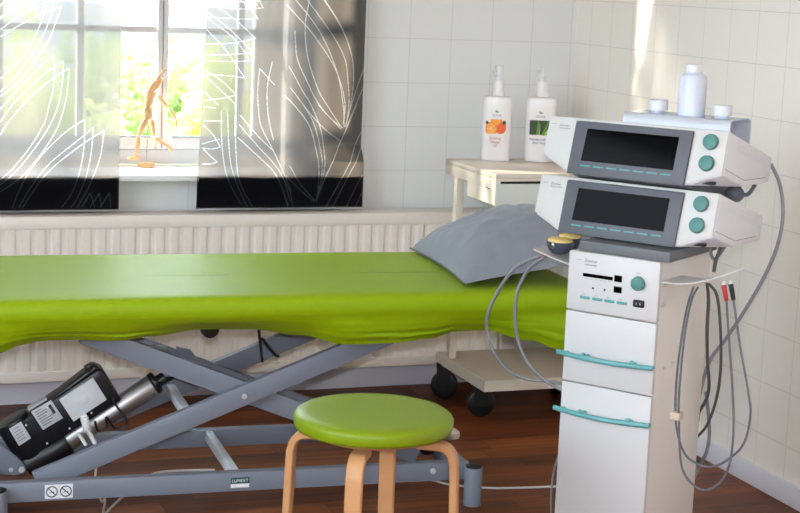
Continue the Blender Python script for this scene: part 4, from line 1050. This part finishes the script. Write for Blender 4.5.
# ------------------------------------------------------------------ outside
m = MB(); m.box(-60, 60, -60, 90, -.75, -.6); struct('ground_outside', m, 'gravel')
def shrub(label, x, y, r, h, mt, n, seed):
    rnd = random.Random(seed); z0 = -.6
    t = thing('garden_shrub', label, 'shrub', T(x, y, z0), 'shrubs outside the window')
    m = MB()
    for k in range(5):
        a = rnd.uniform(0, 2*PI); m.tube([V((0, 0, 0)), V((.2*r*math.cos(a), .2*r*math.sin(a), h*.35)), V((.5*r*math.cos(a), .5*r*math.sin(a), h*.75))], .02, n=6, smooth=3)
    obj('stems', m, 'bark', t)
    m = MB()
    for k in range(n):
        a = rnd.uniform(0, 2*PI); b = math.acos(rnd.uniform(-1, 1)); q = rnd.uniform(.35, 1)**.5
        lump = 1+.25*math.sin(a*3+seed)+.2*math.sin(b*5+a*2)
        c = V((r*q*lump*math.sin(b)*math.cos(a), r*q*lump*math.sin(b)*math.sin(a), h*.55+h*.45*q*lump*math.cos(b)))
        d = V((rnd.uniform(-1, 1), rnd.uniform(-1, 1), rnd.uniform(-.6, 1))).normalized(); e = d.cross(V((rnd.random(), rnd.random(), rnd.random()))).normalized()
        s = rnd.uniform(.03, .06)
        m.quad(c-d*s, c+e*s*.45, c+d*s, c-e*s*.45)
    obj('foliage', m, mt, t, smooth=0)
shrub('yellow-green shrub outside, behind the left curtain', 1.0, 10.0, .78, 1.5, 'leaves_yellow', 9000, 1)
shrub('darker green shrub outside, behind the window muntin', 2.5, 12.6, .8, 1.45, 'leaves_green', 7000, 2)
shrub('yellow-green shrub outside, directly behind the wooden figure', 2.62, 10.0, .46, 1.45, 'leaves_yellow', 5200, 3)
shrub('low green shrub outside, right of the wooden figure', 4.6, 13.4, .5, 1.0, 'leaves_green', 4000, 4)

# ------------------------------------------------------------------ light
W = bpy.data.worlds.new('sky'); SC.world = W; W.use_nodes = True
bg = W.node_tree.nodes['Background']; bg.inputs[0].default_value = (.78, .89, 1, 1); bg.inputs[1].default_value = 12.5
sd = bpy.data.lights.new('sun', 'SUN'); sd.energy = 21; sd.angle = math.radians(2.4); sd.color = (1, .85, .66)
so = bpy.data.objects.new('sun', sd); COL.objects.link(so)
so.rotation_euler = V((.829, -.366, -.4226)).to_track_quat('-Z', 'Y').to_euler(); so.location = (-8, 10, 9)
fd = bpy.data.lights.new('camera_flash', 'AREA'); fd.shape = 'RECTANGLE'; fd.size = .07; fd.size_y = .04; fd.energy = 54; fd.color = (.95, 1, 1.08)
fo = bpy.data.objects.new('camera_flash', fd); COL.objects.link(fo)
fo.matrix_world = Matrix.Translation(CAM + CU*.10 + CR*.0) @ Matrix((CR, CU, -CF)).transposed().to_4x4()

# ------------------------------------------------------------------ camera and view
cd = bpy.data.cameras.new('camera'); cd.sensor_width = 36; cd.lens = F_PX/800*36; cd.dof.use_dof = True; cd.dof.focus_distance = 4.4; cd.dof.aperture_fstop = 8; cd.clip_start = .02; cd.clip_end = 300
co = bpy.data.objects.new('camera', cd); COL.objects.link(co)
co.matrix_world = Matrix.Translation(CAM) @ Matrix((CR, CU, -CF)).transposed().to_4x4()
SC.camera = co
vs = SC.view_settings; SC.display_settings.display_device = 'sRGB'
vs.view_transform = 'Standard'; vs.look = 'None'; vs.gamma = 1; vs.use_curve_mapping = False; vs.exposure = 0
SC.cycles.use_denoising = True
SC.cycles.max_bounces = 10; SC.cycles.diffuse_bounces = 5; SC.cycles.transparent_max_bounces = 16
SC.cycles.sample_clamp_indirect = 6
